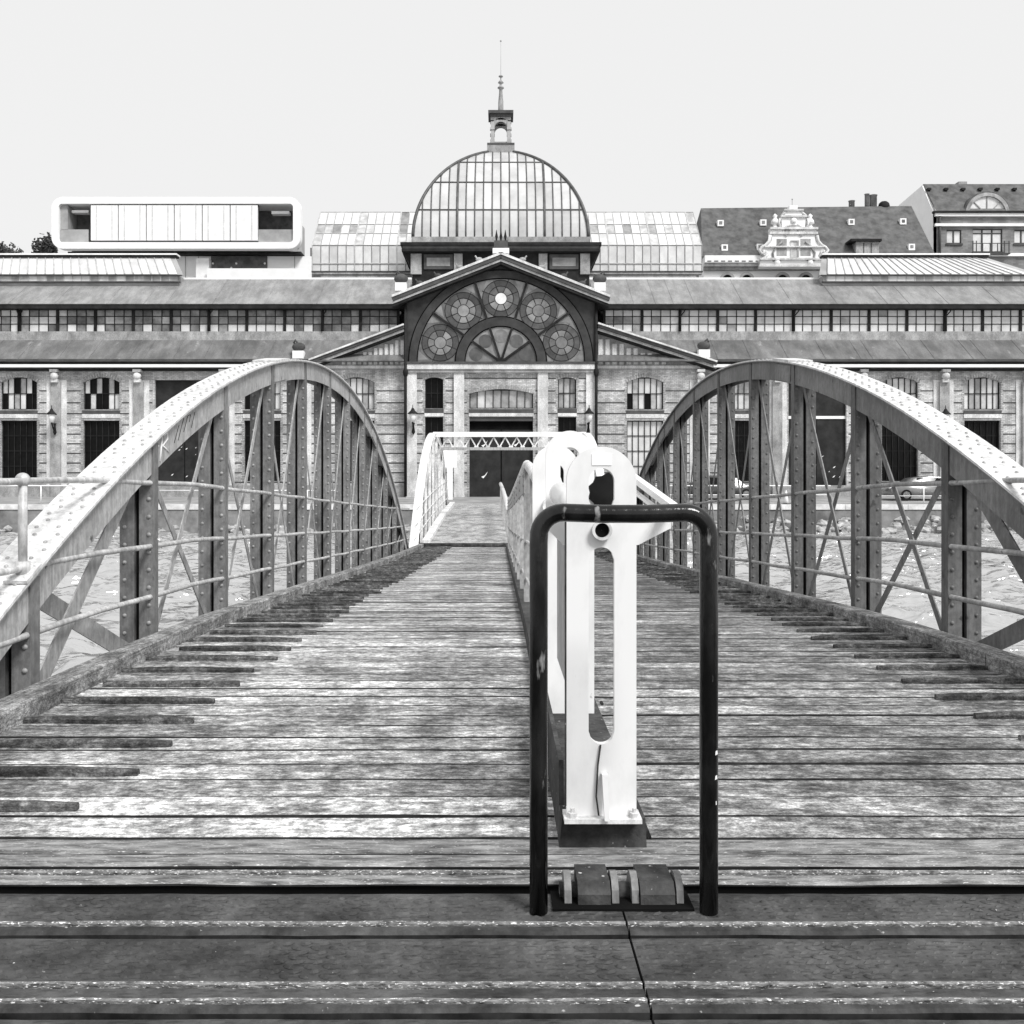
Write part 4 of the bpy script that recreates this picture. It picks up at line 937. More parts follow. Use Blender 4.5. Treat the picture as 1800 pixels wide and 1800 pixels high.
for k in range(1, 5):
    a = rad(36*k); c, s_ = math.cos(a), math.sin(a)
    for r0, r1 in ((0, 64), (79, 149)): 
        q = MB(); q.beam((gx + c*r0*pxm, YG - .06, gz + s_*r0*pxm), (gx + c*r1*pxm, YG - .06, gz + s_*r1*pxm), 4.0*pxm, .13, (0, 1, 0)); obj('spoke', q, 'timber', fan)
q = MB(); q.box(gx - .28, gx + .28, YG - .14, YG, gz, gz + .16); obj('hub', q, 'timber', fan)
rr_ = 112*pxm
for k in range(5):
    a0, a1 = rad(36*k), rad(36*k + 36); am = (a0 + a1)/2
    obj('sector_glass', MB().ring(gx, gz, 81.6*pxm, 148*pxm, a0, a1, YG - .012, YG + .005, 12), 'ros_mid' if k % 2 else 'ros_pale' if False else 'ros_mid', fan)
    cx, cz = gx + rr_*math.cos(am), gz + rr_*math.sin(am)
    y1 = YG - .0125
    NS = 8; ph = R.random()
    for i in range(NS):
        t0, t1 = 2*PI*(i + .5)/NS, 2*PI*(i + 1.5)/NS
        obj('rosette_pane', MB().ring(cx, cz, 22.6*pxm, 32*pxm, t0 + .02, t1 - .02, y1 - .016, y1, 5), 'ros_dark', fan)
        obj('rosette_pane', MB().ring(cx, cz, 11*pxm, 21.4*pxm, t0 + .05, t1 - .05, y1 - .020, y1, 4), 'ros_pale' if R.random() < .55 else 'ros_mid', fan)
    obj('rosette_pane', MB().ring(cx, cz, .001, 10*pxm, 0, 2*PI, y1 - .024, y1, 18), 'p_pale' if k == 2 else 'ros_pale', fan)  # top rosette centre painted pale, as light coming through
    for r0, r1 in ((10, 11), (21.4, 22.6), (32, 33)): obj('rosette_lead', MB().ring(cx, cz, r0*pxm, r1*pxm, 0, 2*PI, y1 - .03, y1, 24), 'timber', fan)
    q = MB()
    for i in range(NS):
        t = 2*PI*(i + .5)/NS; q.beam((cx + math.cos(t)*10.5*pxm, y1 - .012, cz + math.sin(t)*10.5*pxm), (cx + math.cos(t)*(36 if i % 2 else 33)*pxm, y1 - .012, cz + math.sin(t)*(36 if i % 2 else 33)*pxm), .035, .03, (0, 1, 0))
    obj('rosette_lead', q, 'timber', fan)
    for sg in (-1, 1):                                     # pale corner pieces next to the outer ring
        aa = am + sg*rad(13.5); q = MB(); c2, s2 = math.cos(aa), math.sin(aa); tx, tz = -s2, c2
        P = lambda r, u: (gx + c2*r*pxm + tx*u*pxm, y1 - .008, gz + s2*r*pxm + tz*u*pxm)
        q.prism([P(146, -sg*9), P(146, sg*7), P(127, sg*5)], (0, .008, 0)); obj('corner_pane', q, 'ros_pale', fan)
    r2 = 46*pxm; cx, cz = gx + r2*math.cos(am), gz + r2*math.sin(am)
    obj('sector_glass', MB().ring(gx, gz, .3, 64*pxm, a0, a1, YG - .012, YG + .005, 8), 'ros_pale' if k in (1, 2, 3) else 'ros_mid', fan)
    obj('round_pane', MB().ring(cx, cz, .001, 12*pxm, 0, 2*PI, y1 - .016, y1, 20), 'ros_mid' if k in (1, 2, 3) else 'ros_dark', fan)
# gable roof with stepped raking cornices
for sg in (-1, 1):
    yg = 58.9; P0 = Vector((fx(880.5 + sg*191, yg), yg, fz(521, yg))); P1 = Vector((fx(880.5, yg), yg, fz(446, yg)))
    for dz, w, dep, m_ in ((0, .14, 7.0, 'stone'), (-.19, .22, 1.4, 'timber2'), (-.40, .14, 1.2, 'stoned'), (-.56, .16, 1.0, 'timber')):
        q = MB(); q.beam(P0 + Vector((0, dep/2 - .2 + (-dz)*.3, dz)), P1 + Vector((0, dep/2 - .2 + (-dz)*.3, dz)), w, dep, (0, 1, 0)); obj('raking_cornice' if dz else 'gable_roof', q, m_, hall)
    for t_ in (.25, .42, .62, .8):
        p = P0.lerp(P1, t_); q = MB(); q.sphere((p.x, p.y + .1, p.z + .2), .17, 8, 5, 1.3, .7, .8); q.tube([(p.x, p.y + .1, p.z + .1), (p.x + .25*sg, p.y + .1, p.z + .42)], .05, 6); obj('crocket', q, 'stoned' if t_ > .5 else 'timber2', hall)
q = MB(); q.box(gx - .5, gx + .5, 58.7, 59.5, fz(447, 59), fz(438, 59)); q2 = obj('finial_base', q, 'trimw', hall)
q = MB(); q.box(gx - .42, gx + .42, 58.8, 59.3, fz(438, 59) + .002, fz(424, 59)); obj('finial_block', q, 'timber2', q2)
for dx in (-.27, 0, .27):
    q = MB(); z = fz(424, 59); h = .72 if dx else .85; q.lathe([(.07, z), (.05, z + .12), (.09, z + .3), (.05, z + .5), (.01, z + h)], gx + dx, 59.05, 8); obj('finial_spike', q, 'timber', q2)
q = MB(); q.box(GX(714), GX(1047), 60.6, 66, ZD, GZ(525)); obj('centre_mass', q, 'timber2', hall)

# ---- dome
YD = 71.5; a_, b_ = 5.92, 7.5; xd = fx(880.5, 66); zd0 = fz(418.5, YD - a_)
drum = obj('drum', MB().box(xd - 5.95, xd + 5.95, YD - 6.4, YD + 6.4, fz(500, 65), fz(441, 65)), 'timber', hall)
for a, b in ((722, 741), (798, 813), (947, 962), (1020, 1037)):
    q = MB(); q.box(fx(a, 65), fx(b, 65), YD - 6.55, YD - 6.39, fz(482, 65), fz(446, 65)); obj('drum_pier', q, 'stoned', drum)
for a, b in ((745, 796), (966, 1017)):
    q = MB(); q.box(fx(a, 65), fx(b, 65), YD - 6.50, YD - 6.39, fz(473, 65), fz(447, 65)); w_ = obj('drum_window', q, 'timber2', drum)
    q = MB(); q.box(fx(a + 5, 65), fx(b - 5, 65), YD - 6.53, YD - 6.50, fz(468, 65), fz(453, 65)); obj('drum_pane', q, 'ros_pale', w_)
def frustum(q, h0, h1, z0_, z1_):
    q.add([(xd + i*h, YD + j*(h + .45), z) for h, z in ((h0, z0_), (h1, z1_)) for i, j in ((-1, -1), (1, -1), (1, 1), (-1, 1))], [(0, 1, 5, 4), (1, 2, 6, 5), (2, 3, 7, 6), (3, 0, 4, 7), (3, 2, 1, 0), (4, 5, 6, 7)])
q = MB(); frustum(q, 6.0, 6.55, fz(478, 65), fz(441, 65)); q = MB()
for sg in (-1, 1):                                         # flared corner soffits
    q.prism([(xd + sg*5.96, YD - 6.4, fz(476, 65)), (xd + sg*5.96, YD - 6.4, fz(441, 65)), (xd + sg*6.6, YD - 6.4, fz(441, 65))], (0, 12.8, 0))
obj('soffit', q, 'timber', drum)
q = MB(); h = 6.62; q.box(xd - h, xd + h, YD - 7.05, YD + 7.05, fz(441, 64.4), fz(436, 64.4)); q.box(xd - h - .08, xd + h + .08, YD - 7.12, YD + 7.12, fz(430.5, 64.4), fz(425.5, 64.4)); obj('dome_cornice', q, 'timber', drum)
q = MB(); q.box(xd - h + .05, xd + h - .05, YD - 7.0, YD + 7.0, fz(435.8, 64.4), fz(430.7, 64.4)); obj('cornice_band', q, 'timber2', drum)
q = MB(); q.box(xd - 6.05, xd + 6.05, YD - 6.1, YD + 6.1, fz(425.3, 64.4), zd0 + .05); obj('dome_base', q, 'stoned', drum)
def dh(t): k = 154*math.cos(t)/F; return YD*k/(1 + k)
def dz_(t): return E + (437 + 152*math.sin(t))/F*(YD - dh(t))
a_ = dh(0); b_ = dz_(PI/2) - dz_(0)
TR = [rad(v) for v in (0.5, 18.8, 39.7, 60.3, 82)]
FACES = ((1, 0), (0, 1), (-1, 0), (0, -1))
def dpt(face, u, t, k=0):                                  # point on a dome side: u along, t up the curve, k outward offset
    h_ = dh(t) + k*math.cos(t); oy = -h_; z = dz_(t) + k*math.sin(t); u = max(-h_, min(h_, u))
    c, s_ = face; return (xd + u*c - oy*s_, YD + oy*c + u*s_, z)
dome = obj('dome', MB().box(xd - 1.0, xd + 1.0, YD - 1.0, YD + 1.0, zd0 + b_ - .45, zd0 + b_ + .12), 'stoned', hall)
NC = 10; cw_ = a_/NC
for fi, face in enumerate(FACES):
    rest = MB()
    for r in range(4):
        for c in range(-NC, NC):
            u0, u1 = c*cw_, (c+1)*cw_
            if min(abs(u0), abs(u1)) > dh(TR[r]) - .12: continue
            p = MB() if fi == 0 else rest; K = 4
            vs = []
            for i in range(K + 1):
                t = TR[r] + (TR[r+1] - TR[r])*i/K; vs += [dpt(face, u0 + .025, t), dpt(face, u1 - .025, t)]
            p.add(vs, [(2*i, 2*i+1, 2*i+3, 2*i+2) for i in range(K)])
            if fi == 0: obj('dome_pane', p, 'dome_glass', dome)
    if fi: obj('dome_side_glazing', rest, 'dome_glass', dome, kind='stuff')
    bars = MB()
    for c in range(-NC + 1, NC):
        u = c*cw_; tm_ = max(tt for tt in np.linspace(0, rad(82), 120) if dh(tt) >= abs(u) - .02); K = 12
        thick = .09 if abs(c) == 5 else .048
        bars.tube([dpt(face, u, tm_*i/K, .02) for i in range(K + 1)], thick, 5)
    for t in TR[1:4]:
        hw = dh(t); bars.tube([dpt(face, -hw, t, .03), dpt(face, hw, t, .03)], .045, 5)
    obj('glazing_bars', bars, 'mull', dome)
    q = MB(); q.tube([dpt(face, dh(rad(85)*i/24), rad(85)*i/24, .03) for i in range(25)], .11, 8); obj('groin_rib', q, 'mull', dome)
# lantern and spire
zl = zd0 + b_
ln = obj('lantern', MB().box(xd - 1.0, xd + 1.0, YD - 1.0, YD + 1.0, zl + .121, zl + .3), 'timber2', hall)
q = MB()
for i in (-1, 1):
    for j in (-1, 1): q.box(xd + i*.6 - .13, xd + i*.6 + .13, YD + j*.6 - .13, YD + j*.6 + .13, zl + .3, zl + 1.95); q.box(xd + i*.62 - .17, xd + i*.62 + .17, YD + j*.62 - .17, YD + j*.62 + .17, zl + .3, zl + .62); q.box(xd + i*.62 - .17, xd + i*.62 + .17, YD + j*.62 - .17, YD + j*.62 + .17, zl + 1.35, zl + 1.5)
for j in (-.6, .6):
    q.box(xd - .6, xd + .6, YD + j - .06, YD + j + .06, zl + .36, zl + .5)
obj('lantern_posts', q, 'plasterg', ln)
for j in (-.66, .54): q = MB(); q.ring(xd, zl + 1.5, .47, .74, 0, PI, YD + j, YD + j + .12, 14); q.box(xd - .74, xd + .74, YD + j, YD + j + .12, zl + 2.1, zl + 2.35); obj('lantern_arch', q, 'stoned', ln)
q = MB(); q.box(xd - .78, xd + .78, YD - .78, YD + .78, zl + 2.3, zl + 2.5); q.box(xd - .92, xd + .92, YD - .92, YD + .92, zl + 2.5, zl + 2.72); obj('lantern_cap', q, 'timber2', ln)
zs = zl + 2.72; q = MB(); q.lathe([(.26, zs), (.2, zs + .3), (.19, zs + .9), (.13, zs + 1.6), (.12, zs + 1.9), (.24, zs + 1.95), (.24, zs + 2.02), (.1, zs + 2.05), (.09, zs + 2.3), (.22, zs + 2.36), (.12, zs + 2.5), (.05, zs + 2.55), (.04, zs + 2.75), (.16, zs + 2.8), (.16, zs + 2.86), (.03, zs + 2.9)], xd, YD, 10); obj('spire', q, 'stoned', ln)
q = MB(); zr = fz(72, YD); q.tube([(xd, YD, zs + 2.85), (xd, YD, zr)], .014, 5); q.sphere((xd, YD, zr), .07, 8, 5); obj('spire_rod', q, 'plasterg', ln)

# ---- glazed nave roof behind the dome
yn = 70.0; xn0, xn1 = fx(549, yn), fx(1234, yn); zn0, zn1 = fz(478, yn), fz(431, yn); yt = 73.2; znt = fz(373, yt)
nv = obj('glazed_roof', MB().box(xn0 + .2, xn1 - .2, yn + .12, yn + 8, zn0 - 3, zn1 - .05), 'plasterg', hall)
q = MB(); q.prism([(xn0 + .3, yn + .12, zn1), (xn0 + .3, yt, znt - .1), (xn0 + .3, yt + 3.2, zn1)], (xn1 - xn0 - .6, 0, 0)); obj('roof_core', q, 'plasterg', nv)
q = MB(); q.box(xn0, xn1, yn - .06, yn + .3, zn0 - .18, zn0 - .02); q.box(xn0 + .6, xn1 - .4, yn + .02, yn + .3, zn0 - .75, zn0 - .2); obj('roof_curb', q, 'stoned', nv)
q = MB(); q.box(xn0 - .05, xn1 + .05, yn - .1, yn + .11, zn0 - .02, zn0 + .06); obj('curb_trim', q, 'timber2', nv)
ncol = 46; cwid = (xn1 - xn0)/ncol
bars = MB(); 
for i in range(ncol + 1):
    x = xn0 + cwid*i
    thick = .10 if i % 5 == 0 else .028
    bars.beam((x, yn, zn1), (x, yt, znt), thick, .06, (0, -1, 1)); bars.box(x - thick*.35, x + thick*.35, yn - .03, yn + .11, zn0 + .06, zn1)
for f in (0, .34, .62, 1): bars.beam((xn0, yn + (yt-yn)*f, zn1 + (znt-zn1)*f + .01), (xn1, yn + (yt-yn)*f, zn1 + (znt-zn1)*f + .01), .05, .05, (0, -1, 1))
bars.box(xn0, xn1, yn - .04, yn + .1, fz(464, yn), fz(462.5, yn))
obj('glazing_bars', bars, 'mullp', nv)
for i in range(ncol):
    x0, x1 = xn0 + cwid*i + .03, xn0 + cwid*(i+1) - .03
    if fx(735, yn) < x0 and x1 < fx(1025, yn): continue
    gr = i % 5 == 0 or i % 5 == 4
    for k, (f0, f1) in enumerate(((0, .34), (.34, .62), (.62, 1))):
        p = MB(); A = lambda x, f: (x, yn + (yt-yn)*f, zn1 + (znt-zn1)*f); p.prism([A(x0, f0 + .01), A(x1, f0 + .01), A(x1, f1 - .01), A(x0, f1 - .01)], (0, .008, -.008))
        r = R.random(); m_ = 'p_grey' if (gr and i % 5 == 0 and r < .9) or (k == 1 and r < .55) else 'p_pale'
        obj('roof_pane', p, m_, nv)
    p = MB(); p.box(x0, x1, yn + .02, yn + .05, zn0 + .06, zn1 - .02); obj('roof_pane', p, 'p_pale', nv)

# ------------------------------------------------------------------ wall lanterns
def wall_lantern(px, py, Y, label):
    x, z = fx(px, Y), fz(py, Y); t = thing('wall_lantern', (x, Y, z), label, 'lantern', 'wall lanterns on the hall')
    yy = Y - .55
    q = MB(); q.tube([(x, Y, z - .75), (x, yy + .25, z - .6), (x, yy, z - .2)], .045, 8); q.lathe([(.02, z - .95), (.11, z - .8), (.05, z - .4), (.10, z - .22)], x, Y - .12, 8); obj('bracket', q, 'timber', t)
    q = MB(); q.lathe([(.13, z - .2), (.24, z + .28), (.22, z + .3)], x, yy, 8); obj('glass_shade', q, 'trimw', t)
    q = MB(); q.lathe([(.33, z + .29), (.30, z + .34), (.13, z + .5), (.08, z + .62), (.03, z + .65), (.02, z + .85)], x, yy, 8); obj('cap', q, 'timber', t)
wall_lantern(727, 737, YP - .17, 'black wall lantern with white glass left of the portal narrow window')
wall_lantern(1034, 737, YP - .17, 'black wall lantern with white glass right of the portal narrow window')
wall_lantern(98, 738, Y0 - .23, 'black wall lantern on the pilaster between the two leftmost hall windows')
wall_lantern(1655, 738, Y0 - .23, 'black wall lantern on the right wing pilaster, partly behind the arch truss')

# ------------------------------------------------------------------ modern house upper left
YH = 100.0
hx = lambda px: fx(px, YH)
hz = lambda py: fz(py, YH)
mh = thing('modern_house', (hx(310), YH + 6, ZD), 'white modern rooftop house shaped like a rounded box with deep terraces', 'house')
def rrect(x0, x1, z0, z1, r, n=6):
    out = []
    for cx, cz, a0 in ((x1 - r, z1 - r, 0), (x0 + r, z1 - r, 90), (x0 + r, z0 + r, 180), (x1 - r, z0 + r, 270)):
        for i in range(n + 1): a = rad(a0 + 90*i/n); out.append((cx + r*math.cos(a), cz + r*math.sin(a)))
    return out
o_ = rrect(hx(90.5), hx(528), hz(437), hz(346), 1.15); i_ = rrect(hx(103), hx(515), hz(425.5), hz(358), .35)
q = MB(); n = len(o_); vs = [(x, YH, z) for x, z in o_] + [(x, YH, z) for x, z in i_] + [(x, YH + 1.0, z) for x, z in o_] + [(x, YH + 2.6, z) for x, z in i_]
q.add(vs, [(i, (i+1) % n, (i+1) % n + n, i + n) for i in range(n)] + [(i, i+2*n, (i+1) % n + 2*n, (i+1) % n) for i in range(n)] + [(i+n, (i+1) % n + n, (i+1) % n + 3*n, i + 3*n) for i in range(n)]); obj('shell', q, 'plaster', mh)
q = MB(); q.box(hx(104), hx(498), YH + 2.95, YH + 11, hz(432), hz(352)); obj('rear_volume', q, 'plasterg', mh)
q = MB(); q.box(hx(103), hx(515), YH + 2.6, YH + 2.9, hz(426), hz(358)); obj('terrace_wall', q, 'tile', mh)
for a, b in ((104, 153), (453, 514.5)): obj('parapet', MB().box(hx(a), hx(b), YH + .3, YH + .5, hz(425), hz(402)), 'plasterg', mh)
for a, b, c, d_ in ((120, 150, 370, 365.5), (474, 505, 372, 367)): obj('ceiling_panel', MB().box(hx(a), hx(b), YH + .8, YH + 1.6, hz(c), hz(d_)), 'plaster', mh)
q = MB(); q.box(hx(103.5), hx(116), YH + .4, YH + 2.5, hz(401), hz(358.5)); obj('terrace_partition', q, 'plasterg', mh)
for k in range(6):
    a, b = 158 + 49.2*k, 158 + 49.2*(k+1); q = MB(); q.box(hx(a + .9), hx(b - .9), YH + .1, YH + .35, hz(422), hz(360)); sh = obj('shutter_panel', q, 'trimw', mh)
    for u in (.22, .78):
        q = MB(); xx = hx(a + (b-a)*u); q.box(xx - .04, xx + .04, YH + .07, YH + .1, hz(421), hz(361)); obj('shutter_rib', q, 'stone', sh)
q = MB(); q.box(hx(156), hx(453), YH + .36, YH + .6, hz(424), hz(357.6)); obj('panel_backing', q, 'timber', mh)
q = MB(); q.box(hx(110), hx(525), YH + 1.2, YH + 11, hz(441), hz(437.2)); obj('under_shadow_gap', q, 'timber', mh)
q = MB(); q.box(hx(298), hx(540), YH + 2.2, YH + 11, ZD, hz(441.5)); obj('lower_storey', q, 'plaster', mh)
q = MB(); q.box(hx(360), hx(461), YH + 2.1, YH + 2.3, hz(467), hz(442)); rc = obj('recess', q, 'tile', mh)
for u, v in ((364, 455), (406, 455), (397, 463), (457, 455)):
    q = MB(); q.sphere((hx(u), YH + 2.05, hz(v)), .12, 8, 5); obj('lamp', q, 'trimw', rc)
q = MB(); q.box(hx(360), hx(541), YH + .7, YH + .8, hz(490), hz(469)); obj('balustrade', q, 'plaster', mh)
q = MB(); q.box(hx(338), hx(361), YH + 1.2, YH + 2.3, hz(490), hz(449)); obj('pier', q, 'trimw', mh)
q = MB(); q.box(hx(537), hx(548), YH + 2.5, YH + 10, ZD, hz(425)); obj('dark_core', q, 'tile', mh)
for a in (314, 337, 510): 
    q = MB(); q.box(hx(a) - .03, hx(a) + .03, YH + 2.15, YH + 2.21, hz(490), hz(442)); obj('wall_joint', q, 'plasterg', mh)

# ------------------------------------------------------------------ old building with baroque gable
YB = 86.0
bx_ = lambda px: fx(px, YB)
bz = lambda py: fz(py, YB)
ob = thing('gabled_building', (bx_(1436), YB + 6, ZD), 'old building with dark tiled roof and ornate white stepped gable', 'building')
q = MB(); q.box(bx_(1237), bx_(1642), YB, YB + 10, ZD, bz(452)); obj('wall', q, 'plaster', ob)
yr = YB + 4.6
q = MB(); q.add([(bx_(1233), YB - .3, bz(452)), (bx_(1643), YB - .3, bz(452)), (fx(1602, yr), yr, fz(362, yr)), (fx(1232, yr), yr, fz(366, yr)), (bx_(1643), YB + 10, bz(452)), (bx_(1233), YB + 10, bz(452))], [(0, 1, 2, 3), (1, 4, 2), (4, 5, 3, 2), (5, 0, 3), (0, 5, 4, 1)]); rf = obj('roof', q, 'tile', ob)
def on_roof(px, py):                                       # depth of the front roof slope under a photo point
    t = (452 - py)/(452 - 364)*.98; return YB - .3 + (yr - YB + .3)*t*(.95)
for px, py in ((1267, 392), (1342, 391), (1497, 390), (1588, 389), (1274, 435), (1336, 434), (1603, 434)):
    y = on_roof(px, py) - .35; x, z = fx(px, y), fz(py, y); q = MB(); q.box(x - .28, x + .28, y, y + .7, z - .28, z + .28); sk = obj('skylight', q, 'trimw', rf)
    q = MB(); q.box(x - .14, x + .14, y - .02, y, z - .12, z + .16); obj('pane', q, 'p_mid', sk)
y = on_roof(1520, 447) - .2; q = MB(); q.box(fx(1505, y), fx(1545, y), y, y + 3, fz(449, y), fz(425, y)); dm = obj('dormer', q, 'stoned', rf)
q = MB(); q.box(fx(1494, y), fx(1548, y), y - .3, y + 3.4, fz(425, y), fz(421, y)); obj('dormer_roof', q, 'timber', dm)
for k in (1, 2): 
    q = MB(); xx = fx(1505 + 13.3*k, y); q.box(xx - .04, xx + .04, y - .03, y, fz(447, y), fz(427, y)); obj('dormer_mullion', q, 'timber2', dm)
for px, w, top in ((1497, .28, 353), (1524, .22, 341), (1535, .34, 343)):
    y = yr + .3; x = fx(px, y); q = MB(); q.lathe([(w, fz(372, y)), (w, fz(top + 1, y)), (w*1.15, fz(top + 1, y)), (w*1.15, fz(top, y)), (w*.7, fz(top, y))], x, y, 10); obj('chimney', q, 'stoned', rf)
q = MB(); q.sphere((fx(1556, yr), yr + .3, fz(361, yr)), .5, 10, 6, 1.1, 1, 1); obj('roof_vent', q, 'timber', rf)
for py0, py1, dp, m_ in ((470, 465, .5, 'stone'), (464.8, 452.5, .8, 'trimw'), (476, 470.2, .25, 'stoned')):
    q = MB(); q.box(bx_(1236), bx_(1646), YB - dp, YB, bz(py0), bz(py1)); obj('cornice', q, m_, ob)
q = MB()
for k in range(34): q.box(bx_(1240 + 12*k), bx_(1247 + 12*k), YB - .83, YB - .8, bz(463.4), bz(461.8)); 
obj('dentils', q, 'timber2', ob)
for px in (1278, 1312, 1375, 1416, 1450, 1484):
    q = MB(); q.ring(bx_(px), bz(492), 8.5*YB/F, 13*YB/F, 0, PI, YB - .2, YB + .01, 12); ar = obj('window_arch', q, 'plasterg', ob)
    q = MB(); q.ring(bx_(px), bz(492), .05, 8.4*YB/F, 0, PI, YB - .08, YB - .002, 12); obj('pane', q, 'p_dark', ar)
prof = [(7, 361), (7, 368), (15, 369), (15, 379), (21, 380), (21, 389), (20, 400), (40, 400), (40, 411), (37, 413), (39, 424), (46, 432), (54, 435.5), (56, 441), (50, 446), (50, 455), (59, 459), (59, 470)]
yg = YB - 1.0; cxg = 1395
gp = [(cxg + a, b) for a, b in prof] + [(cxg - a, b) for a, b in prof[::-1]]
q = MB(); q.prism([(fx(a, yg), yg, fz(b, yg)) for a, b in gp], (0, .8, 0)); gw = obj('gable', q, 'plaster', ob)
for a0, a1, b0, b1, dp in ((-17, 17, 368, 371, .18), (-23, 23, 379, 382, .18), (-42, 42, 400, 404, .22), (-42, 42, 408, 412, .15), (-52, 52, 433, 435.5, .2), (-60, 60, 454, 457.5, .25), (-62, 62, 466, 470, .3)):
    q = MB(); q.box(fx(cxg + a0, yg), fx(cxg + a1, yg), yg - dp, yg, fz(b1, yg), fz(b0, yg)); obj('gable_moulding', q, 'stone', gw)
for sg in (-1, 1):
    x, z = fx(cxg + sg*31, yg), fz(400, yg); q = MB(); q.lathe([(.35, z), (.2, z + .15), (.15, z + .35), (.38, z + .42), (.3, z + .7), (.12, z + .95), (.22, z + 1.1), (.02, z + 1.3)], x, yg + .3, 10); obj('gable_urn', q, 'plaster', gw)
    q = MB(); q.tube([(fx(cxg + sg*dx, yg), yg - .05, fz(py, yg)) for dx, py in ((20, 425), (30, 433), (37, 445), (35, 458), (29, 463), (24, 457))], .10, 6); obj('scroll_relief', q, 'stoned', gw)  # darker tone paints the shading of the relief
    q = MB(); q.tube([(fx(cxg + sg*dx, yg), yg - .03, fz(py, yg)) for dx, py in ((55, 444), (52, 449), (47, 446), (50, 441))], .12, 6); obj('volute', q, 'stone', gw)
q = MB(); q.ring(fx(cxg, yg), fz(413, yg), .5, .85, 0, PI, yg - .14, yg, 14); obj('niche_arch', q, 'stoned', gw)
q = MB(); q.sphere((fx(cxg, yg), yg - .05, fz(388, yg)), .26, 12, 8, 1, .6, 1); obj('medallion', q, 'plaster', gw)
for sg in (-1, 1):
    for pts_, r_ in ((((6, 395), (13, 398), (18, 405), (17, 412), (12, 415)), .10), (((41, 414), (43, 424), (49, 431), (56, 435), (60, 440), (57, 446), (52, 445), (53, 440)), .15), (((24, 384), (26, 392), (23, 399)), .09), (((12, 370), (17, 375), (22, 379)), .09), (((45, 447), (50, 452), (58, 457), (63, 462)), .11)):
        q = MB(); q.tube([(fx(cxg + sg*a, yg), yg - .02, fz(b, yg)) for a, b in pts_], r_, 7); obj('scroll_relief', q, 'stone', gw)
    q = MB(); q.sphere((fx(cxg + sg*29, yg), yg - .08, fz(461, yg)), .27, 10, 7, 1, .6, 1); obj('volute_boss', q, 'plaster', gw)
    q = MB(); q.box(*sorted((fx(cxg + sg*12, yg), fx(cxg + sg*30, yg))), yg - .012, yg + .01, fz(450, yg), fz(420, yg)); obj('recessed_field', q, 'stoned', gw)  # flat darker panels painted as the shade of a recess
q = MB(); q.box(fx(cxg - 6, yg), fx(cxg + 6, yg), yg - .06, yg - .001, fz(452, yg), fz(424, yg)); nd = obj('niche_door', q, 'p_grey', gw)
q = MB(); q.box(fx(cxg + 6, yg), fx(cxg + 9, yg), yg - .12, yg - .001, fz(452, yg), fz(423, yg)); q.box(fx(cxg - 6, yg), fx(cxg + 6, yg), yg - .12, yg - .062, fz(425, yg), fz(423, yg)); obj('niche_frame', q, 'plasterg', gw)
q = MB(); q.tube([(fx(cxg, yg), yg + .4, fz(361, yg)), (fx(cxg, yg), yg + .4, fz(348, yg))], .03, 5); q.sphere((fx(cxg, yg), yg + .4, fz(348, yg)), .07, 6, 4); obj('gable_rod', q, 'plasterg', gw)

# ------------------------------------------------------------------ brick house far right
YR = 96.0
rx = lambda px: fx(px, YR)
rz = lambda py: fz(py, YR)
bh = thing('brick_house', (rx(1760), YR + 6, ZD), 'grey brick house with white bands and half-round attic window at the right edge', 'house')
ops = [(rx(a), rx(b), rz(d_), rz(c)) for a, b, c, d_ in ((1664, 1690, 404, 428), (1710, 1762, 402, 443), (1783, 1809, 404, 428), (1850, 1876, 404, 428))]
obj('wall', wall_mesh(rx(1640), rx(1960), ZD, rz(374), ops, YR, .4), 'brick2', bh)
xh = rx(1641); yr2, ye2 = YR + 2.6, YR + 8.4
pr_ = [(xh, YR, ZD), (xh, YR, rz(374)), (xh, yr2, fz(326, yr2)), (xh, ye2, fz(361, ye2)), (xh, ye2, ZD)]
q = MB(); q.prism(pr_, (.3, 0, 0)); obj('side_wall', q, 'plaster', bh)
q = MB(); q.prism([(xh + .15, YR - .4, rz(374.5)), (xh + .15, yr2, fz(323.5, yr2)), (xh + .15, ye2 + .2, fz(361, ye2)), (xh + .15, yr2, fz(330, yr2))], (20, 0, 0)); rf = obj('roof', q, 'tile', bh)
for k in range(9):
    px = 1631 + 30*k; y = YR + 2.0; q = MB(); q.box(fx(px, y) - .18, fx(px, y) + .18, y - .4, y + .3, fz(334, y) - .1, fz(332, y)); obj('roof_hook', q, 'timber', rf)
y = YR + 2.6; q = MB(); q.box(fx(1685, y), fx(1700, y), y, y + .8, fz(330, y), fz(319, y)); obj('chimney', q, 'stoned', rf)
y = YR - .1; c0, c1 = fx(1735, y), fz(371, y)
q = MB(); q.ring(c0, c1 - .4, 1.85, 2.2, rad(10), rad(170), y - .15, y + 3.2, 20); ad = obj('attic_window', q, 'stoned', rf)
obj('attic_roof', MB().ring(c0, c1 - .4, 2.2, 2.35, rad(8), rad(172), y + .02, y + 3.6, 20), 'tile', rf)
obj('pane', MB().ring(c0, c1 - .4, .05, 1.85, rad(12), rad(168), y + .05, y + .1, 20), 'p_pale', ad)
q = MB()
for a in (45, 90, 135): q.beam((c0, y + .02, c1 - .4), (c0 + 1.85*math.cos(rad(a)), y + .02, c1 - .4 + 1.85*math.sin(rad(a))), .1, .08, (0, 1, 0))
q.box(c0 - 1.9, c0 + 1.9, y - .1, y + .05, c1 - .15, c1 + .12); obj('attic_bars', q, 'stoned', ad)
for py0, py1 in ((381, 376), (398.5, 394)):
    q = MB(); q.box(rx(1642), rx(1960), YR - .3, YR - .001, rz(py0), rz(py1)); obj('band_course', q, 'trimw', bh)
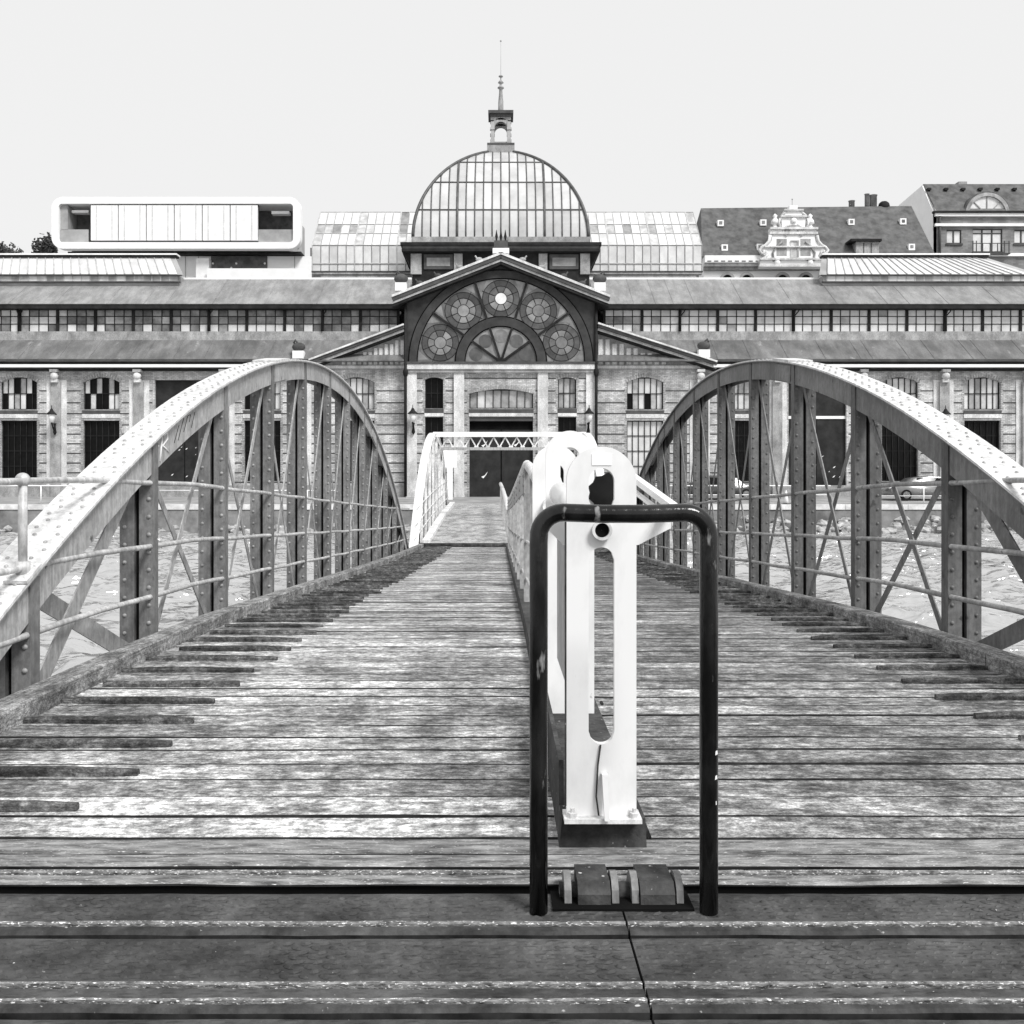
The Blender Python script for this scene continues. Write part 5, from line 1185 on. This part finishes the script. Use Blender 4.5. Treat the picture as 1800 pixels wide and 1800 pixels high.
q = MB(); q.box(rx(1638), rx(1960), YR - .45, YR, rz(375.8), rz(372.5)); obj('gutter', q, 'timber', bh)
q = MB(); q.box(rx(1642), rx(1960), YR - .25, YR - .001, rz(451), rz(446)); obj('base_band', q, 'trimw', bh)
q = MB(); q.tube([(rx(1651), YR - .15, rz(380)), (rx(1651), YR - .15, rz(460))], .12, 8); obj('downpipe', q, 'timber2', bh)
for (a, b, c, d_), cols in zip(((1664, 1690, 404, 428), (1710, 1762, 402, 443), (1783, 1809, 404, 428), (1850, 1876, 404, 428)), (2, 3, 2, 2)):
    xa, xb, z0_, z1_ = rx(a), rx(b), rz(d_), rz(c); q = MB()
    q.box(xa, xb, YR + .1, YR + .25, z1_ - .1, z1_); q.box(xa, xb, YR + .1, YR + .25, z0_, z0_ + .1)
    for k in range(cols + 1): x = xa + (xb-xa)*k/cols; q.box(x - .07, x + .07, YR + .12, YR + .24, z0_ + .1, z1_ - .1)
    if cols == 3: q.box(xa, xb, YR + .13, YR + .23, z1_ - .5, z1_ - .38)
    wd = obj('window', q, 'timber2', bh)
    for k in range(cols):
        p = MB(); x0, x1 = xa + (xb-xa)*k/cols, xa + (xb-xa)*(k+1)/cols; p.box(x0 + .08, x1 - .08, YR + .17, YR + .2, z0_ + .1, z1_ - .1); obj('pane', p, 'p_pale', wd)
    q = MB(); q.box(xa - .1, xb + .1, YR - .12, YR + .1, z0_ - .18, z0_ - .01); obj('sill', q, 'timber2', wd)
q = MB()
for px in (1705, 1711, 1722, 1735, 1748, 1760, 1768): q.box(rx(px) - .04, rx(px) + .04, YR - .65, YR - .58, rz(449), rz(426 if px in (1705, 1711, 1760, 1768) else 431))
q.box(rx(1704), rx(1770), YR - .66, YR - .57, rz(431), rz(430)); q.box(rx(1704), rx(1770), YR - .66, YR, rz(449), rz(447)); obj('balcony_rail', q, 'timber2', bh)

# ------------------------------------------------------------------ trees behind the left skylight
def tree(px, py, Y, w, h, label, seed):
    r = random.Random(seed); x, z = fx(px, Y), fz(py, Y); t = thing('tree', (x, Y, ZD), label, 'tree', 'trees behind the hall')
    q = MB(); q.tube([(x, Y, ZD), (x + .2, Y, ZD + (z-ZD)*.5), (x, Y, z)], .4, 8, rs=[.5, .35, .15])
    for k in range(6): a = r.uniform(0, 6.28); q.tube([(x, Y, z - h*.6 + k*.3), (x + w*.6*math.cos(a), Y + w*.4*math.sin(a), z + r.uniform(-.1, .6)*h)], .1, 5, rs=[.14, .04])
    obj('trunk', q, 'bark', t)
    q = MB()
    for k in range(1500):
        th, ph = r.uniform(0, 6.28), math.acos(r.uniform(-1, 1)); rr = r.random()**.45*(1 + .25*math.sin(3*th + seed)); 
        p = Vector((x + w*rr*math.sin(ph)*math.cos(th), Y + w*.7*rr*math.sin(ph)*math.sin(th), z + h*rr*math.cos(ph)))
        a = Vector((r.uniform(-1, 1), r.uniform(-1, 1), r.uniform(-1, 1))).normalized()*.22; b = a.orthogonal().normalized()*.12
        q.poly([p - a, p - b, p + a, p + b])
    obj('crown', q, 'grass', t)
tree(6, 452, 112, 1.9, 1.5, 'dark tree crown showing at the far left edge behind the roof skylight', 1)
tree(82, 440, 112, 1.35, 1.7, 'small dark tree crown beside the left corner of the white house', 4)

# ------------------------------------------------------------------ quay furniture
def railing(px0, px1, Y, hgt, zb, npost, label, mids=(.5,)):
    xa, xb = fx(px0, Y), fx(px1, Y); t = thing('quay_railing', ((xa+xb)/2, Y, zb), label, 'railing', 'white railings on the quay')
    for h in (1,) + mids:
        q = MB(); q.tube([(xa, Y, zb + hgt*h), (xb, Y, zb + hgt*h)], .032 if h == 1 else .022, 6); obj('rail', q, 'trimw', t)
    for i in range(npost): x = xa + (xb-xa)*(i + .35)/npost; q = MB(); q.tube([(x, Y, zb - .02), (x, Y, zb + hgt)], .035, 6); obj('post', q, 'trimw', t)
zq = lambda y: ZQ + (ZD-ZQ)*(y-QE)/(60.5-QE)
railing(-330, 150, 53.2, 1.0, zq(53.2), 4, 'low white tube railing on the quay behind the left rail post', mids=())
railing(232, 600, 53.6, .72, zq(53.6), 4, 'low white tube railing on the quay seen through the left arch truss', mids=())
railing(1040, 1460, 53.2, 1.0, zq(53.2), 6, 'white tube railing on the quay seen through the middle of the right truss', mids=(.5,))
railing(1500, 2050, 53.2, .98, zq(53.2), 6, 'white tube railing on the quay in front of the silver car', mids=(.45,))
def car(px, Y, L, paint, label, flip=1):
    x0 = fx(px, Y); zb = zq(min(Y, 60)) ; t = thing('parked_car', (x0, Y, zb), label, 'car', 'cars parked on the quay')
    sec = [(-.5, .30), (-.5, .62), (-.47, .78), (-.30, .86), (-.18, 1.30), (.02, 1.42), (.22, 1.40), (.40, 1.02), (.48, .95), (.5, .55), (.49, .30)]
    q = MB(); vs = []
    for yy, k in ((-.86, .93), (-.80, 1), (.80, 1), (.86, .93)):
        for u, z in sec: vs.append((x0 + flip*u*L*(.985 if k < 1 else 1), Y + yy*(1 if z < .95 else .84), zb + .3 + (z-.3)*k))
    n = len(sec); fs = [(i*n+j, i*n+(j+1) % n, (i+1)*n+(j+1) % n, (i+1)*n+j) for i in range(3) for j in range(n)] + [tuple(range(n))[::-1], tuple(range(3*n, 4*n))]
    if flip < 0: fs = [f[::-1] for f in fs]
    q.add(vs, fs, True); bd = obj('body', q, paint, t)
    for a, b in ((-.17, .03), (.05, .25)):
        q = MB(); q.prism([(x0 + flip*a*L, Y - .80, zb + .92), (x0 + flip*b*L, Y - .80, zb + .92), (x0 + flip*(b - .01)*L, Y - .715, zb + 1.30), (x0 + flip*(a + .02)*L, Y - .715, zb + 1.28)], (0, -.012, 0)); obj('side_window', q, 'p_dark', bd)
    for u in (-.30, .31):
        x = x0 + flip*u*L; w = obj('wheel', MB().ring(x, zb + .31, .2, .31, 0, 2*PI, Y - .89, Y - .68, 20), 'rubber', t)
        obj('rim', MB().ring(x, zb + .31, .01, .2, 0, 2*PI, Y - .90, Y - .70, 16), 'carp', w)
    q = MB(); q.sphere((x0 - flip*.485*L, Y - .55, zb + .72), .13, 8, 5, .5, 1, .8); obj('headlight', q, 'trimw', bd)
car(1622, 56.6, 4.4, 'carp', 'silver car parked on the quay behind the right truss')
car(1268, 57.4, 4.2, 'card', 'dark car parked before the hall, seen between the right truss posts', -1)
x, y = fx(1382, 53.0), 53.0
tc_ = thing('traffic_cone', (x, y, zq(y)), 'small white cone standing at the quay edge behind the right truss', 'traffic cone')
q = MB(); q.lathe([(.15, zq(y) + .03), (.03, zq(y) + .75)], x, y, 12); obj('cone', q, 'trimw', tc_)
q = MB(); q.box(x - .2, x + .2, y - .2, y + .2, zq(y), zq(y) + .03); obj('cone_base', q, 'rubber', tc_)
y = 57.0; sb = thing('notice_board', (fx(789, y), y, zq(y)), 'blank white notice board on a white stand left of the portal door', 'sign board')
q = MB(); q.box(fx(778, y), fx(803, y), y - .04, y, fz(822, y), fz(788, y)); obj('board', q, 'trimw', sb)
q = MB(); q.box(fx(786, y), fx(796, y), y - .1, y + .1, zq(y), fz(822.2, y)); obj('stand', q, 'trimw', sb)
